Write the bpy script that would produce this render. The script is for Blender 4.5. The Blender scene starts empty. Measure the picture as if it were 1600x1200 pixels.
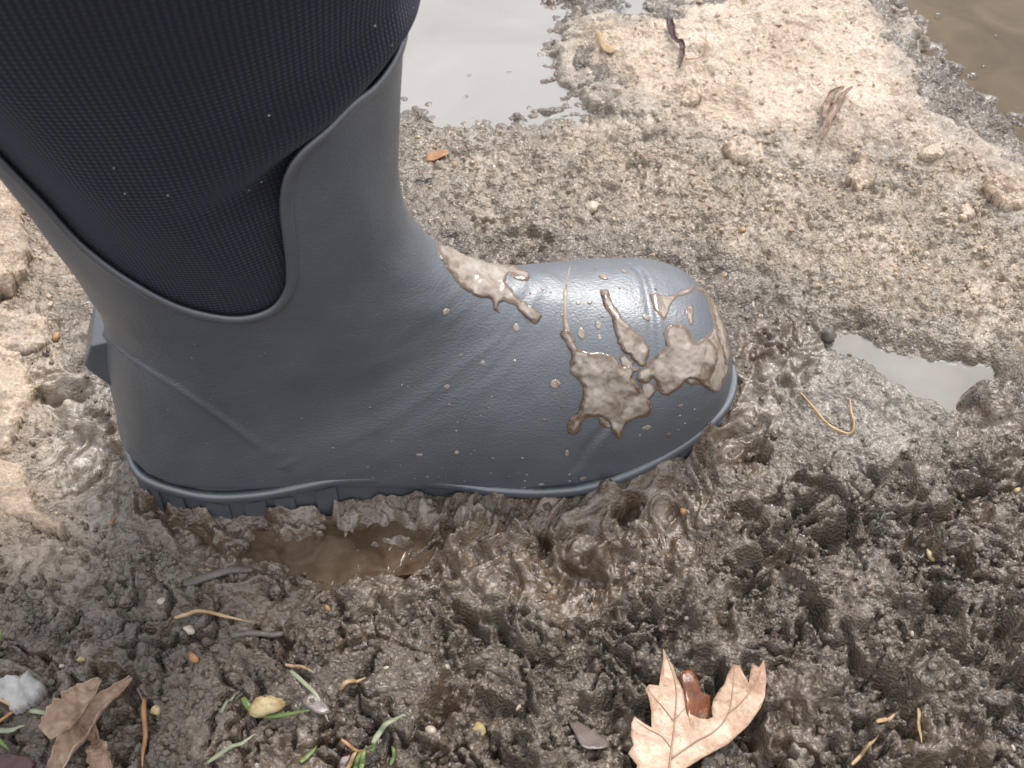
import bpy, bmesh, math, random
import numpy as np
from mathutils import Vector, Matrix
from mathutils.bvhtree import BVHTree
from mathutils.geometry import delaunay_2d_cdt

random.seed(7)
RNG = np.random.default_rng(7)
scene = bpy.context.scene
COL = scene.collection

# ------------------------------------------------------------------ camera
CAM_D, CAM_P, CAM_F = .63, math.radians(50), 1920.0      # distance, pitch down, focal length in photo pixels
CAM = np.array([0, -CAM_D*math.cos(CAM_P), CAM_D*math.sin(CAM_P)])
cd = bpy.data.cameras.new('camera'); cam = bpy.data.objects.new('camera', cd); COL.objects.link(cam)
cam.location = CAM; cam.rotation_euler = (math.pi/2 - CAM_P, 0, 0)
cd.sensor_width = 36; cd.lens = 36*CAM_F/1600; cd.clip_start = .01; cd.clip_end = 300
cd.dof.use_dof = True; cd.dof.focus_distance = .58; cd.dof.aperture_fstop = 22.0
scene.camera = cam
scene.render.resolution_x, scene.render.resolution_y = 1024, 768

# ------------------------------------------------------------------ light
SUN_EL, SUN_AZ = math.radians(57), math.radians(32)      # azimuth from +Y towards +X
world = bpy.data.worlds.new('World'); scene.world = world; world.use_nodes = True
wn, wl = world.node_tree.nodes, world.node_tree.links
wn.clear()
wo = wn.new('ShaderNodeOutputWorld'); bg = wn.new('ShaderNodeBackground')
sky = wn.new('ShaderNodeTexSky'); sky.sky_type = 'NISHITA'; sky.sun_disc = False
sky.sun_elevation = SUN_EL; sky.sun_rotation = SUN_AZ; sky.dust_density = 3.0; sky.air_density = 1.0
hs = wn.new('ShaderNodeHueSaturation'); hs.inputs['Saturation'].default_value = .22
mx = wn.new('ShaderNodeMix'); mx.data_type = 'RGBA'; mx.inputs[0].default_value = .75
tc = wn.new('ShaderNodeTexCoord'); sp = wn.new('ShaderNodeSeparateXYZ'); wl.new(tc.outputs['Generated'], sp.inputs[0])
cl = wn.new('ShaderNodeMath'); cl.operation = 'MULTIPLY_ADD'; cl.use_clamp = False; cl.inputs[1].default_value = 2/3; cl.inputs[2].default_value = 1/3
cm = wn.new('ShaderNodeMath'); cm.operation = 'MAXIMUM'; cm.inputs[1].default_value = 0; wl.new(sp.outputs[2], cm.inputs[0]); wl.new(cm.outputs[0], cl.inputs[0])
vm = wn.new('ShaderNodeVectorMath'); vm.operation = 'SCALE'; vm.inputs[0].default_value = (9.6, 9.8, 10.4)   # overcast: zenith three times the horizon
wl.new(cl.outputs[0], vm.inputs['Scale'])
wl.new(sky.outputs[0], hs.inputs['Color']); wl.new(hs.outputs[0], mx.inputs[6]); wl.new(vm.outputs[0], mx.inputs[7])
wl.new(mx.outputs[2], bg.inputs['Color']); bg.inputs['Strength'].default_value = .106
wl.new(bg.outputs[0], wo.inputs[0])
sd = bpy.data.lights.new('sun', 'SUN'); sun = bpy.data.objects.new('sun', sd); COL.objects.link(sun)
sd.energy = 1.5; sd.angle = math.radians(18); sd.color = (1, .97, .93)
dirv = Vector((math.sin(SUN_AZ)*math.cos(SUN_EL), math.cos(SUN_AZ)*math.cos(SUN_EL), math.sin(SUN_EL)))
sun.rotation_euler = dirv.to_track_quat('Z', 'Y').to_euler(); sun.location = dirv*5
vs = scene.view_settings
vs.view_transform = 'Standard'; vs.look = 'None'; vs.gamma = 1; vs.exposure = 1.38

# ------------------------------------------------------------------ pixel helpers (photo pixels -> directions)
RX = np.array([1, 0, 0.]); UX = np.array([0, math.sin(CAM_P), math.cos(CAM_P)]); WX = np.array([0, math.cos(CAM_P), -math.sin(CAM_P)])
def ray(px, py): return WX + RX*((px-800)/CAM_F) + UX*((600-py)/CAM_F)
def onz(px, py, z=0.0):
    d = ray(px, py); return CAM + d*((z-CAM[2])/d[2])
def gpoly(pts): return np.array([onz(*p)[:2] for p in pts])

# ------------------------------------------------------------------ noise (numpy)
def _h(ix, iy, s):
    n = (ix.astype(np.int64)*374761393 + iy.astype(np.int64)*668265263 + s*1442695041) & 0xffffffff
    n = ((n ^ (n >> 13))*1274126177) & 0xffffffff
    n = ((n ^ (n >> 15))*2246822519) & 0xffffffff
    return (n ^ (n >> 16)).astype(np.float64)/4294967296.0
def perlin(x, y, s=0):
    ix, iy = np.floor(x), np.floor(y); fx, fy = x-ix, y-iy
    u, v = fx*fx*fx*(fx*(fx*6-15)+10), fy*fy*fy*(fy*(fy*6-15)+10)
    def g(dx, dy):
        a = _h(ix+dx, iy+dy, s)*2*np.pi
        return np.cos(a)*(fx-dx)+np.sin(a)*(fy-dy)
    a, b, c, d = g(0,0), g(1,0), g(0,1), g(1,1)
    return 1.5*((a*(1-u)+b*u)*(1-v)+(c*(1-u)+d*u)*v)
def fbm(x, y, s=0, o=4, gain=.5):
    r = 0; a = 1.
    for i in range(o):
        r = r + a*perlin(x*2**i, y*2**i, s+i); a *= gain
    return r
def worley(x, y, s=0):
    ix, iy = np.floor(x), np.floor(y)
    f1 = np.full(x.shape, 9.); f2 = np.full(x.shape, 9.); idv = np.zeros(x.shape)
    for dx in (-1, 0, 1):
        for dy in (-1, 0, 1):
            cx, cy = ix+dx, iy+dy
            d = np.hypot(cx+_h(cx, cy, s)-x, cy+_h(cx, cy, s+7)-y)
            hid = _h(cx, cy, s+13)
            m = d < f1
            f2 = np.where(m, f1, np.minimum(f2, d)); idv = np.where(m, hid, idv); f1 = np.where(m, d, f1)
    return f1, f2, idv
def sstep(a, b, x):
    t = np.clip((x-a)/(b-a), 0, 1); return t*t*(3-2*t)
def sdf(poly, x, y):                                   # >0 inside
    poly = np.asarray(poly); d = np.full(x.shape, 1e9); ins = np.zeros(x.shape, bool)
    n = len(poly)
    for i in range(n):
        a, b = poly[i], poly[(i+1) % n]; e = b-a
        wx, wy = x-a[0], y-a[1]
        t = np.clip((wx*e[0]+wy*e[1])/(e@e+1e-18), 0, 1)
        d = np.minimum(d, (wx-e[0]*t)**2+(wy-e[1]*t)**2)
        c = ((a[1] <= y) & (b[1] > y)) | ((b[1] <= y) & (a[1] > y))
        xi = a[0]+(y-a[1])/(e[1] if abs(e[1]) > 1e-12 else 1e-12)*e[0]
        ins ^= c & (x < xi)
    d = np.sqrt(d); return np.where(ins, d, -d)
def spline(pts, n, closed=False):                      # Catmull-Rom through rows of pts, n samples
    p = np.asarray(pts, float); k = len(p)
    t = np.linspace(0, k if closed else k-1, n, endpoint=not closed)
    i = np.floor(t).astype(int)
    if not closed: i = np.minimum(i, k-2)
    f = (t-i)[:, None]
    g = (lambda j: p[j % k]) if closed else (lambda j: np.where(((j >= 0) & (j < k))[:, None], p[np.clip(j, 0, k-1)],
        np.where((j < 0)[:, None], 2*p[0]-p[1], 2*p[-1]-p[-2])))
    a, b, c, d = g(i-1), g(i), g(i+1), g(i+2)
    return .5*((2*b)+(c-a)*f+(2*a-5*b+4*c-d)*f*f+(3*b-a-3*c+d)*f**3)

# ------------------------------------------------------------------ object helpers
def mesh_np(name, v, f, smooth=True):
    me = bpy.data.meshes.new(name)
    v = np.asarray(v, np.float32)
    if isinstance(f, np.ndarray):
        nf, k = f.shape
        me.vertices.add(len(v)); me.vertices.foreach_set('co', v.ravel())
        me.loops.add(nf*k); me.loops.foreach_set('vertex_index', f.astype(np.int32).ravel())
        me.polygons.add(nf); me.polygons.foreach_set('loop_start', np.arange(0, nf*k, k, dtype=np.int32))
        me.polygons.foreach_set('loop_total', np.full(nf, k, np.int32))
        me.update(calc_edges=True); me.validate()
    else:
        me.from_pydata([tuple(map(float, q)) for q in v], [], f)
    me.polygons.foreach_set('use_smooth', np.full(len(me.polygons), smooth)); me.update()
    return me
def attr(me, name, vals):
    a = me.attributes.new(name, 'FLOAT', 'POINT'); a.data.foreach_set('value', np.asarray(vals, np.float32).ravel())
def link(name, me, mat, parent=None, base=None):
    """World-space mesh data -> object whose origin is its base; parts sit under their parent."""
    o = bpy.data.objects.new(name, me); COL.objects.link(o)
    if mat: me.materials.append(mat)
    if parent is not None:
        o.parent = parent; b = parent_base(parent)
    else:
        co = np.empty(len(me.vertices)*3, np.float32); me.vertices.foreach_get('co', co); co = co.reshape(-1, 3)
        b = np.array([co[:, 0].mean(), co[:, 1].mean(), co[:, 2].min()]) if base is None else np.asarray(base, float)
        o.location = b
    me.transform(Matrix.Translation(-Vector(b)))
    return o
def parent_base(p):
    b = np.zeros(3)
    while p is not None: b += np.array(p.location); p = p.parent
    return b
def thing(name, label, cat, loc, group=None):
    o = bpy.data.objects.new(name, None); COL.objects.link(o); o.location = loc; o.empty_display_size = .02
    return tag(o, label, cat, group)
def tag(o, label, cat, group=None, kind=None):
    o['label'] = label; o['category'] = cat
    if group: o['group'] = group
    if kind: o['kind'] = kind
    return o
def grid_faces(nr, nc, wrap=False):
    r = np.arange(nr-1)[:, None]; c = np.arange(nc if wrap else nc-1)[None, :]; c2 = (c+1) % nc
    return np.stack([r*nc+c, r*nc+c2, (r+1)*nc+c2, (r+1)*nc+c], -1).reshape(-1, 4)
def tube(path, rad, seg=8, flat=1.0, up=(0, 0, 1)):
    """Closed tapered tube round a 3-D path; flat squashes it along `up`."""
    p = np.asarray(path, float); n = len(p); rad = np.broadcast_to(rad, (n,))
    t = np.gradient(p, axis=0); t /= np.linalg.norm(t, axis=1)[:, None]+1e-12
    upv = np.broadcast_to(np.asarray(up, float), (n, 3))
    s = np.cross(t, upv); s /= np.linalg.norm(s, axis=1)[:, None]+1e-12
    u = np.cross(s, t)
    a = np.linspace(0, 2*np.pi, seg, endpoint=False)
    v = (p[:, None]+rad[:, None, None]*(np.cos(a)[None, :, None]*s[:, None]+flat*np.sin(a)[None, :, None]*u[:, None])).reshape(-1, 3)
    f = [tuple(q) for q in grid_faces(n, seg, True).tolist()]
    f += [tuple(range(seg))[::-1], tuple(range((n-1)*seg, n*seg))]
    return v, f

# ------------------------------------------------------------------ materials
class NT:
    def __init__(s, name):
        s.m = bpy.data.materials.new(name); s.m.use_nodes = True
        s.n, s.l = s.m.node_tree.nodes, s.m.node_tree.links
        s.b = s.n['Principled BSDF']; s.out = s.n['Material Output']
    def new(s, t, **kw):
        q = s.n.new(t)
        for k, v in kw.items():
            if k in q.inputs: q.inputs[k].default_value = v
            else: setattr(q, k, v)
        return q
    def coord(s, kind='Object', scale=(1, 1, 1)):
        t = s.new('ShaderNodeTexCoord'); m = s.new('ShaderNodeMapping'); m.inputs['Scale'].default_value = scale
        s.l.new(t.outputs[kind], m.inputs[0]); return m.outputs[0]
    def geo(s): return s.new('ShaderNodeNewGeometry').outputs['Position']
    def noise(s, vec, sc, det=4, rough=.55, dist=0):
        q = s.new('ShaderNodeTexNoise'); q.inputs['Scale'].default_value = sc; q.inputs['Detail'].default_value = det
        q.inputs['Roughness'].default_value = rough; q.inputs['Distortion'].default_value = dist
        s.l.new(vec, q.inputs['Vector']); return q.outputs['Fac']
    def vor(s, vec, sc, feature='F1'):
        q = s.new('ShaderNodeTexVoronoi'); q.feature = feature; q.inputs['Scale'].default_value = sc
        s.l.new(vec, q.inputs['Vector']); return q.outputs['Distance']
    def attr(s, name):
        q = s.new('ShaderNodeAttribute'); q.attribute_name = name; return q.outputs['Fac']
    def math(s, op, a, b=None, clamp=False):
        q = s.new('ShaderNodeMath'); q.operation = op; q.use_clamp = clamp
        for i, v in enumerate((a, b)):
            if v is None: continue
            if isinstance(v, (int, float)): q.inputs[i].default_value = v
            else: s.l.new(v, q.inputs[i])
        return q.outputs[0]
    def ramp(s, fac, stops, interp='LINEAR'):
        q = s.new('ShaderNodeValToRGB'); e = q.color_ramp; e.interpolation = interp
        while len(e.elements) < len(stops): e.elements.new(.5)
        for el, (p, c) in zip(e.elements, stops):
            el.position = p; el.color = (c, c, c, 1) if isinstance(c, (int, float)) else (*c, 1)
        s.l.new(fac, q.inputs[0]); return q.outputs[0]
    def mix(s, fac, a, b):
        q = s.new('ShaderNodeMix'); q.data_type = 'RGBA'
        for i, v in ((0, fac), (6, a), (7, b)):
            if isinstance(v, (int, float)): q.inputs[i].default_value = v
            elif isinstance(v, tuple): q.inputs[i].default_value = (*v, 1)
            else: s.l.new(v, q.inputs[i])
        return q.outputs[2]
    def bump(s, h, dist, strength=1.0, prev=None):
        q = s.new('ShaderNodeBump'); q.inputs['Distance'].default_value = dist; q.inputs['Strength'].default_value = strength
        s.l.new(h, q.inputs['Height'])
        if prev is not None: s.l.new(prev, q.inputs['Normal'])
        return q.outputs[0]
    def set(s, name, v):
        if isinstance(v, (int, float)): s.b.inputs[name].default_value = v
        elif isinstance(v, tuple): s.b.inputs[name].default_value = (*v, 1) if s.b.inputs[name].type == 'RGBA' else v
        else: s.l.new(v, s.b.inputs[name])
        return s

def mud_material():
    t = NT('wet_mud'); g = t.geo()
    wet, sl = t.attr('wet'), t.attr('slush')
    silt = t.attr('silt')
    n1 = t.noise(g, 22, 6, .62, .6); n2 = t.noise(g, 140, 5, .6)
    c = t.ramp(n1, [(.28, (.030, .019, .011)), (.48, (.096, .069, .047)), (.72, (.172, .135, .100))])
    c = t.mix(t.ramp(n2, [(.42, .0), (.62, .6)]), c, (.138, .103, .073))
    cw = t.ramp(t.noise(g, 38, 6, .62, 2.0), [(.40, (.058, .034, .018)), (.52, (.100, .066, .041)), (.60, (.145, .112, .083)), (.74, (.20, .168, .135))])
    c = t.mix(wet, c, cw)
    cp_ = t.ramp(t.noise(g, 55, 6, .65, 1.2), [(.34, (.085, .062, .043)), (.46, (.20, .170, .138)), (.66, (.31, .275, .235))])
    c = t.mix(silt, c, cp_)
    cs = t.ramp(t.noise(g, 170, 5, .72), [(.30, (.125, .090, .061)), (.48, (.255, .197, .142)), (.68, (.40, .325, .245))])
    c = t.mix(t.math('MULTIPLY', sl, t.ramp(t.noise(g, 60, 5, .65), [(.30, .35), (.55, 1.0)])), c, cs)
    grit = t.ramp(t.vor(g, 420), [(.10, 1.0), (.16, 0.0)])
    gate = t.ramp(t.noise(g, 300, 1), [(.66, 0.0), (.70, 1.0)])
    c = t.mix(t.math('MULTIPLY', grit, gate), c, (.22, .17, .11))
    t.set('Base Color', c)
    r = t.ramp(t.noise(g, 90, 4, .6), [(.3, .10), (.7, .30)])
    rw = t.ramp(t.noise(g, 60, 4, .6), [(.3, .08), (.7, .30)])
    t.set('Roughness', t.mix(t.math('MAXIMUM', wet, t.math('MULTIPLY', silt, .8)), r, rw)); t.set('IOR', 1.5)
    hb = t.math('ADD', t.noise(g, 700, 6, .65), t.math('MULTIPLY', t.vor(g, 650), .8))
    amt = t.math('SUBTRACT', 1.0, t.math('MAXIMUM', t.math('MULTIPLY', wet, .75), t.math('MULTIPLY', silt, .3)))
    b = t.bump(t.math('MULTIPLY', hb, amt), .0019, 1.0)
    t.set('Normal', b)
    film = t.ramp(t.math('ADD', t.noise(g, 30, 5, .6, .8), t.math('MULTIPLY', t.math('MAXIMUM', wet, silt), .25)), [(.34, .60), (.50, 1.0)])
    t.set('Coat Weight', t.math('MULTIPLY', film, t.math('SUBTRACT', 1.0, t.math('MULTIPLY', sl, .45)))); t.set('Coat Roughness', .16); t.set('Coat IOR', 1.36)
    cb = t.bump(t.noise(g, 330, 4, .6), .0009, .8); t.l.new(cb, t.b.inputs['Coat Normal'])
    return t.m
def simple(name, stops, scale=80, rough=(.4, .6), bump=.0005, bscale=500, dist=.5, sss=0, det=5, ior=1.45, kind='geo'):
    t = NT(name); g = t.geo() if kind == 'geo' else t.coord('Object')
    t.set('Base Color', t.ramp(t.noise(g, scale, det, .6, dist), stops))
    t.set('Roughness', t.ramp(t.noise(g, scale*1.7, 3), [(.3, rough[0]), (.7, rough[1])])); t.set('IOR', ior)
    if bump: t.set('Normal', t.bump(t.noise(g, bscale, 5, .6), bump, 1.0))
    if sss:
        t.set('Subsurface Weight', sss); t.set('Subsurface Radius', (1, .8, .6)); t.set('Subsurface Scale', .004)
    return t.m
def leaf_material():
    t = NT('dead_maple_leaf'); g = t.geo()
    c = t.ramp(t.noise(g, 70, 5, .6, .5), [(.30, (.23, .135, .082)), (.5, (.36, .235, .155)), (.72, (.47, .335, .245))])
    c = t.mix(t.ramp(t.noise(g, 38, 4, .6, .6), [(.50, 0.), (.66, .75)]), c, (.20, .095, .042))
    c = t.mix(t.ramp(t.noise(g, 420, 3, .6), [(.62, 0.), (.70, .8)]), c, (.10, .07, .045))
    t.set('Base Color', c); t.set('Roughness', t.ramp(t.noise(g, 60, 3), [(.3, .25), (.7, .55)]))
    t.set('Normal', t.bump(t.math('ADD', t.noise(g, 380, 5, .6), t.math('MULTIPLY', t.vor(g, 330), .6)), .0006, .9))
    t.set('Subsurface Weight', .1); t.set('Subsurface Scale', .001)
    return t.m
def slush_material():
    t = NT('granular_slush'); g = t.geo(); d = t.attr('dirt')
    n = t.noise(g, 24, 7, .68); n2 = t.noise(g, 420, 3, .7)
    c = t.ramp(n, [(.30, (.23, .165, .108)), (.47, (.39, .295, .21)), (.7, (.57, .47, .37))])
    c = t.mix(t.ramp(n2, [(.35, .55), (.6, 0.)]), c, (.22, .175, .13))
    cd_ = t.ramp(t.noise(g, 90, 5, .7), [(.35, (.12, .095, .072)), (.65, (.34, .29, .235))])
    c = t.mix(d, c, cd_)
    t.set('Base Color', c); t.set('IOR', 1.31)
    t.set('Roughness', t.ramp(t.noise(g, 260, 3), [(.35, .12), (.65, .5)]))
    t.set('Coat Weight', 1.0); t.set('Coat Roughness', .07); t.set('Coat IOR', 1.33)
    t.l.new(t.bump(t.noise(g, 420, 4, .6), .0012, .9), t.b.inputs['Coat Normal'])
    t.set('Subsurface Weight', .5); t.set('Subsurface Radius', (1, .85, .65)); t.set('Subsurface Scale', .005)
    h = t.math('ADD', t.noise(g, 650, 4, .7), t.math('MULTIPLY', t.vor(g, 520), .9))
    t.set('Normal', t.bump(h, .0012, 1.0))
    return t.m
def water_material(name, a, b, rough=.02, scale=8):
    t = NT(name); g = t.geo()
    t.set('Base Color', t.ramp(t.noise(g, scale, 4, .5, 1.2), [(.32, a), (.68, b)])); t.set('Roughness', rough); t.set('IOR', 1.333)
    t.set('Normal', t.bump(t.noise(g, 28, 2), .0008, .25) if rough < .03 else t.bump(t.noise(g, 110, 4, .6, 1.0), .0016, .6))
    return t.m
def rubber_material(name='grained_rubber', grain=1.0, col=(.051, .0585, .0675), rough=.47):
    t = NT(name); v = t.coord('Object', (.7, 1, 1.2)); g = t.geo()
    n = t.noise(g, 30, 4)
    t.set('Base Color', t.mix(t.ramp(n, [(.3, 0.), (.75, 1.)]), col, tuple(x*1.35 for x in col)))
    r = t.ramp(t.noise(g, 18, 3), [(.3, rough-.05), (.7, rough+.07)])
    t.set('Roughness', r); t.set('IOR', 1.9)
    if grain:
        h = t.math('ADD', t.vor(v, 1000, 'SMOOTH_F1'), t.math('MULTIPLY', t.noise(v, 1700, 2), .5))
        t.set('Normal', t.bump(h, .00021*grain, .8))
    return t.m
def knit_material():
    t = NT('knit_neoprene'); uv = t.new('ShaderNodeUVMap').outputs[0]
    sep = t.new('ShaderNodeSeparateXYZ'); t.l.new(uv, sep.inputs[0])
    wob = t.math('MULTIPLY', t.noise(t.geo(), 25, 2), .9)
    def w(o, k): return t.math('SINE', t.math('ADD', t.math('MULTIPLY', o, k), wob))
    a, b = w(sep.outputs[0], 2*math.pi), w(sep.outputs[1], 2*math.pi)
    h = t.math('MULTIPLY', t.math('ADD', a, 1.15), t.math('ADD', b, 1.15))
    fz = t.noise(t.geo(), 1600, 3)
    t.set('Base Color', t.mix(t.math('MULTIPLY', h, .22, True), (.0054, .0058, .0098), (.0130, .0140, .0235)))
    t.set('Roughness', .85); t.set('Sheen Weight', .10); t.set('Sheen Roughness', .5); t.set('Sheen Tint', (.7, .75, 1)); t.set('IOR', 1.35)
    hh = t.math('ADD', t.math('MULTIPLY', h, .25), t.math('MULTIPLY', fz, .25))
    t.set('Normal', t.bump(hh, .0007, .8))
    return t.m
M = {}
M['mud'] = mud_material(); M['slush'] = slush_material()
M['milky'] = water_material('silty_water', (.20, .19, .178), (.245, .235, .222))
M['brown'] = water_material('brown_water', (.048, .031, .014), (.082, .056, .029), scale=20)
M['grey_water'] = water_material('grey_silt_water', (.15, .136, .12), (.20, .185, .168), scale=20)
M['brown_silt'] = water_material('brown_silt_film', (.048, .029, .016), (.105, .073, .048), rough=.04, scale=60)
M['rubber'] = rubber_material(); M['rim'] = rubber_material('smooth_rubber', .3, (.046, .053, .061), .38)
M['knit'] = knit_material()
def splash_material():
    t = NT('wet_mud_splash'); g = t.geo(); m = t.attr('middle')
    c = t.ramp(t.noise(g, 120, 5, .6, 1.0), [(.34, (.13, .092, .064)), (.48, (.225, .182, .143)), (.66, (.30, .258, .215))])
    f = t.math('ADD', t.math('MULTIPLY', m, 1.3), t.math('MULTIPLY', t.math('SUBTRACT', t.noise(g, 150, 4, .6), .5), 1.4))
    c = t.mix(t.ramp(f, [(.30, 0.), (.62, 1.)]), (.105, .066, .041), c)  # paler middle paints sky reflection into the colour; brown rim is wet mud
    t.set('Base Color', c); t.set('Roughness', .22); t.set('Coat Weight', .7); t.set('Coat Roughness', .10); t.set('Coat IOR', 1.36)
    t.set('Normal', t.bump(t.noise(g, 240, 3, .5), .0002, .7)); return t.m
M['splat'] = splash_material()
M['ice'] = simple('clear_ice', [(.3, (.40, .39, .37)), (.7, (.70, .69, .66))], 120, (.04, .2), .0008, 420, .5, 0, ior=1.31)
M['ice'].node_tree.nodes['Principled BSDF'].inputs['Transmission Weight'].default_value = .5
M['leaf'] = leaf_material()
M['vein'] = simple('leaf_vein', [(.3, (.20, .125, .082)), (.7, (.28, .185, .128))], 100, (.4, .6), 0)
M['leaf_wet'] = simple('wet_orange_leaf', [(.3, (.06, .018, .006)), (.7, (.17, .055, .015))], 120, (.1, .3), .0003, 500)
M['leaf_grey'] = simple('wet_grey_leaf', [(.3, (.085, .062, .052)), (.7, (.125, .098, .085))], 60, (.2, .4), .0002, 500)
M['leaf_brown'] = simple('crumpled_leaf', [(.3, (.10, .058, .034)), (.5, (.21, .138, .092)), (.7, (.31, .23, .17))], 150, (.45, .65), .0005, 350)
M['leaf_dark'] = simple('dark_red_leaf', [(.3, (.020, .006, .005)), (.7, (.055, .016, .011))], 120, (.2, .4), .0004, 400)
M['grass'] = simple('green_grass', [(.3, (.060, .095, .018)), (.7, (.13, .175, .055))], 60, (.25, .45), .0002, 600)
M['grass_pale'] = simple('pale_grass', [(.3, (.12, .135, .075)), (.7, (.24, .255, .17))], 60, (.3, .5), .0002, 600)
M['straw'] = simple('straw', [(.3, (.21, .130, .060)), (.7, (.36, .25, .135))], 120, (.3, .5), .0003, 600)
M['straw_orange'] = simple('orange_straw', [(.3, (.17, .080, .034)), (.7, (.30, .155, .065))], 120, (.25, .45), .0003, 600)
M['twig'] = simple('muddy_twig', [(.3, (.055, .044, .038)), (.7, (.11, .092, .08))], 200, (.3, .5), .0006, 400)
M['pebble'] = simple('yellow_pebble', [(.3, (.14, .095, .035)), (.5, (.30, .23, .11)), (.7, (.40, .34, .2))], 180, (.25, .5), .0006, 400)
M['pebble_pale'] = simple('pale_pebble', [(.3, (.25, .20, .15)), (.7, (.40, .34, .27))], 200, (.3, .5), .0005, 400)
M['pebble_orange'] = simple('orange_pebble', [(.3, (.20, .095, .04)), (.7, (.33, .18, .08))], 200, (.3, .5), .0004, 400)
M['lint'] = simple('white_lint', [(.3, (.35, .34, .32)), (.7, (.5, .49, .47))], 200, (.5, .7), 0)
bt = NT('bubble_film'); bt.set('Base Color', (.9, .9, .9)); bt.set('Transmission Weight', .95); bt.set('Roughness', .03); bt.set('IOR', 1.2); M['bubble'] = bt.m

# ------------------------------------------------------------------ ground: one sheet, fine in view, coarse far off
def axis(lo, hi, steps, far):
    a = [lo]
    for h, lim in steps:
        while a[-1] < lim: a.append(a[-1]+h)
    up, s = [], steps[-1][0]; x = a[-1]
    while x < far: s *= 1.16; x += s; up.append(x)
    dn, s = [], steps[0][0]; x = a[0]
    while x > -far: s *= 1.16; x -= s; dn.append(x)
    return np.array(dn[::-1]+a+up)
GX = axis(-.39, .39, [(.0008, .39)], 40)
GY = axis(-.23, .37, [(.00072, .05), (.0009, .20), (.0011, .37)], 40)
X, Y = np.meshgrid(GX, GY); SX, SY = np.meshgrid(np.gradient(GX), np.gradient(GY)); SP = np.maximum(SX, SY)
def lod(lam): return sstep(1.8, 3.5, lam/SP)

PZ = dict(
 puddle=[(560,-120),(900,-140),(870,0),(905,25),(880,70),(886,112),(938,160),(922,186),(868,183),(820,193),(760,200),(690,206),(640,168),(560,170),(420,120),(380,-40)],
 brown=[(1375,-15),(1425,42),(1442,85),(1485,110),(1515,138),(1550,170),(1625,225),(1760,240),(1760,-120),(1330,-120)],
 mid=[(1305,528),(1345,520),(1405,548),(1460,556),(1545,572),(1548,588),(1505,618),(1482,642),(1452,622),(1398,598),(1368,566)],
 top=[(955,-40),(1095,-40),(1075,-4),(1040,6),(1010,22),(985,28),(955,18)],
 bank=[(884,40),(940,20),(1000,32),(1060,4),(1150,-30),(1330,-30),(1405,45),(1425,110),(1480,180),(1560,235),(1660,300),(1700,380),(1560,335),(1430,290),(1300,285),(1200,280),(1120,250),(1030,205),(945,158),(890,112)],
 gran=[(640,210),(760,210),(900,195),(1100,190),(1300,230),(1600,270),(1700,560),(1550,560),(1400,530),(1300,500),(1180,470),(1100,400),(1000,385),(850,385),(700,350),(640,280)],
 slmix=[(900,180),(1100,200),(1600,270),(1720,500),(1500,480),(1300,430),(1150,390),(1050,330),(920,260)],
 wet=[(60,560),(160,560),(230,750),(300,780),(700,790),(980,760),(1120,640),(1180,520),(1230,470),(1330,540),(1260,620),(1210,720),(1130,800),(1080,920),(960,960),(820,930),(700,960),(560,940),(420,930),(290,880),(200,830),(120,800)],
 brownfilm=[(235,800),(330,812),(440,830),(520,810),(620,800),(690,840),(650,880),(560,890),(520,905),(420,880),(300,850)],
 mound=[(1180,590),(1290,545),(1400,600),(1480,650),(1470,700),(1390,740),(1290,745),(1190,700),(1160,650)],
 mound2=[(1500,620),(1640,540),(1700,600),(1640,680),(1540,670)],
 clod=[(-80,880),(200,860),(300,890),(560,930),(700,950),(900,960),(1080,920),(1130,820),(1210,740),(1480,740),(1800,640),(1800,1500),(-200,1500)],
 leftice=[(-80,240),(40,290),(120,430),(60,470),(70,560),(60,640),(50,740),(120,850),(0,840),(-100,830)],
 leftwet=[(40,560),(150,560),(200,720),(190,800),(110,800),(60,700)],
)
cX, cY = np.meshgrid(np.linspace(-.6, .6, 301), np.linspace(-.4, .8, 301))
def bil(grid, x, y):
    fx = np.clip((x+.6)/1.2*300, 0, 299.999); fy = np.clip((y+.4)/1.2*300, 0, 299.999)
    ix, iy = fx.astype(int), fy.astype(int); fx, fy = fx-ix, fy-iy
    return (grid[iy, ix]*(1-fx)+grid[iy, ix+1]*fx)*(1-fy)+(grid[iy+1, ix]*(1-fx)+grid[iy+1, ix+1]*fx)*fy
SDC = {k: sdf(gpoly(v), cX, cY) for k, v in PZ.items()}
def zone(k, x, y, soft, off=0.): return sstep(-soft, soft, bil(SDC[k], x, y)+off)

WLEV = -.0035
def low(x, y):      # broad relief shared by mud and slush
    h = .0045*fbm(x/.11, y/.11, 3, 3)
    h += .012*zone('mound', x, y, .012)*(.8+.4*perlin(x/.03, y/.03, 9)) + .010*zone('mound2', x, y, .012)
    return h
wxn, wyn = perlin(X/.028, Y/.028, 21), perlin(X/.028, Y/.028, 22)
wx2, wy2 = perlin(X/.007, Y/.007, 23), perlin(X/.007, Y/.007, 24)
XW, YW = X+.006*wxn+.0016*wx2, Y+.006*wyn+.0016*wy2
Zc, Zg, Zw = zone('clod', X, Y, .016), zone('gran', X, Y, .02), zone('wet', X, Y, .012)
Zw = np.maximum(Zw, zone('leftwet', X, Y, .012))
Zc = np.where(np.hypot(X, Y) > .6, .6, Zc)
def dome(x, y, lam, s, k=.75):
    f1, f2, i = worley(x/lam, y/lam, s)
    return np.sqrt(np.clip(1-(f1/k)**2, 0, 1)), f2-f1, i
H = low(X, Y)
d1, e1, i1 = dome(XW, YW, .034, 31); d2, e2, i2 = dome(XW+.004*wx2, YW, .0135, 32); d3, e3, i3 = dome(X+.0008*wx2, Y+.0008*wy2, .0058, 33); d4, e4, i4 = dome(X, Y, .0031, 34)
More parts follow.
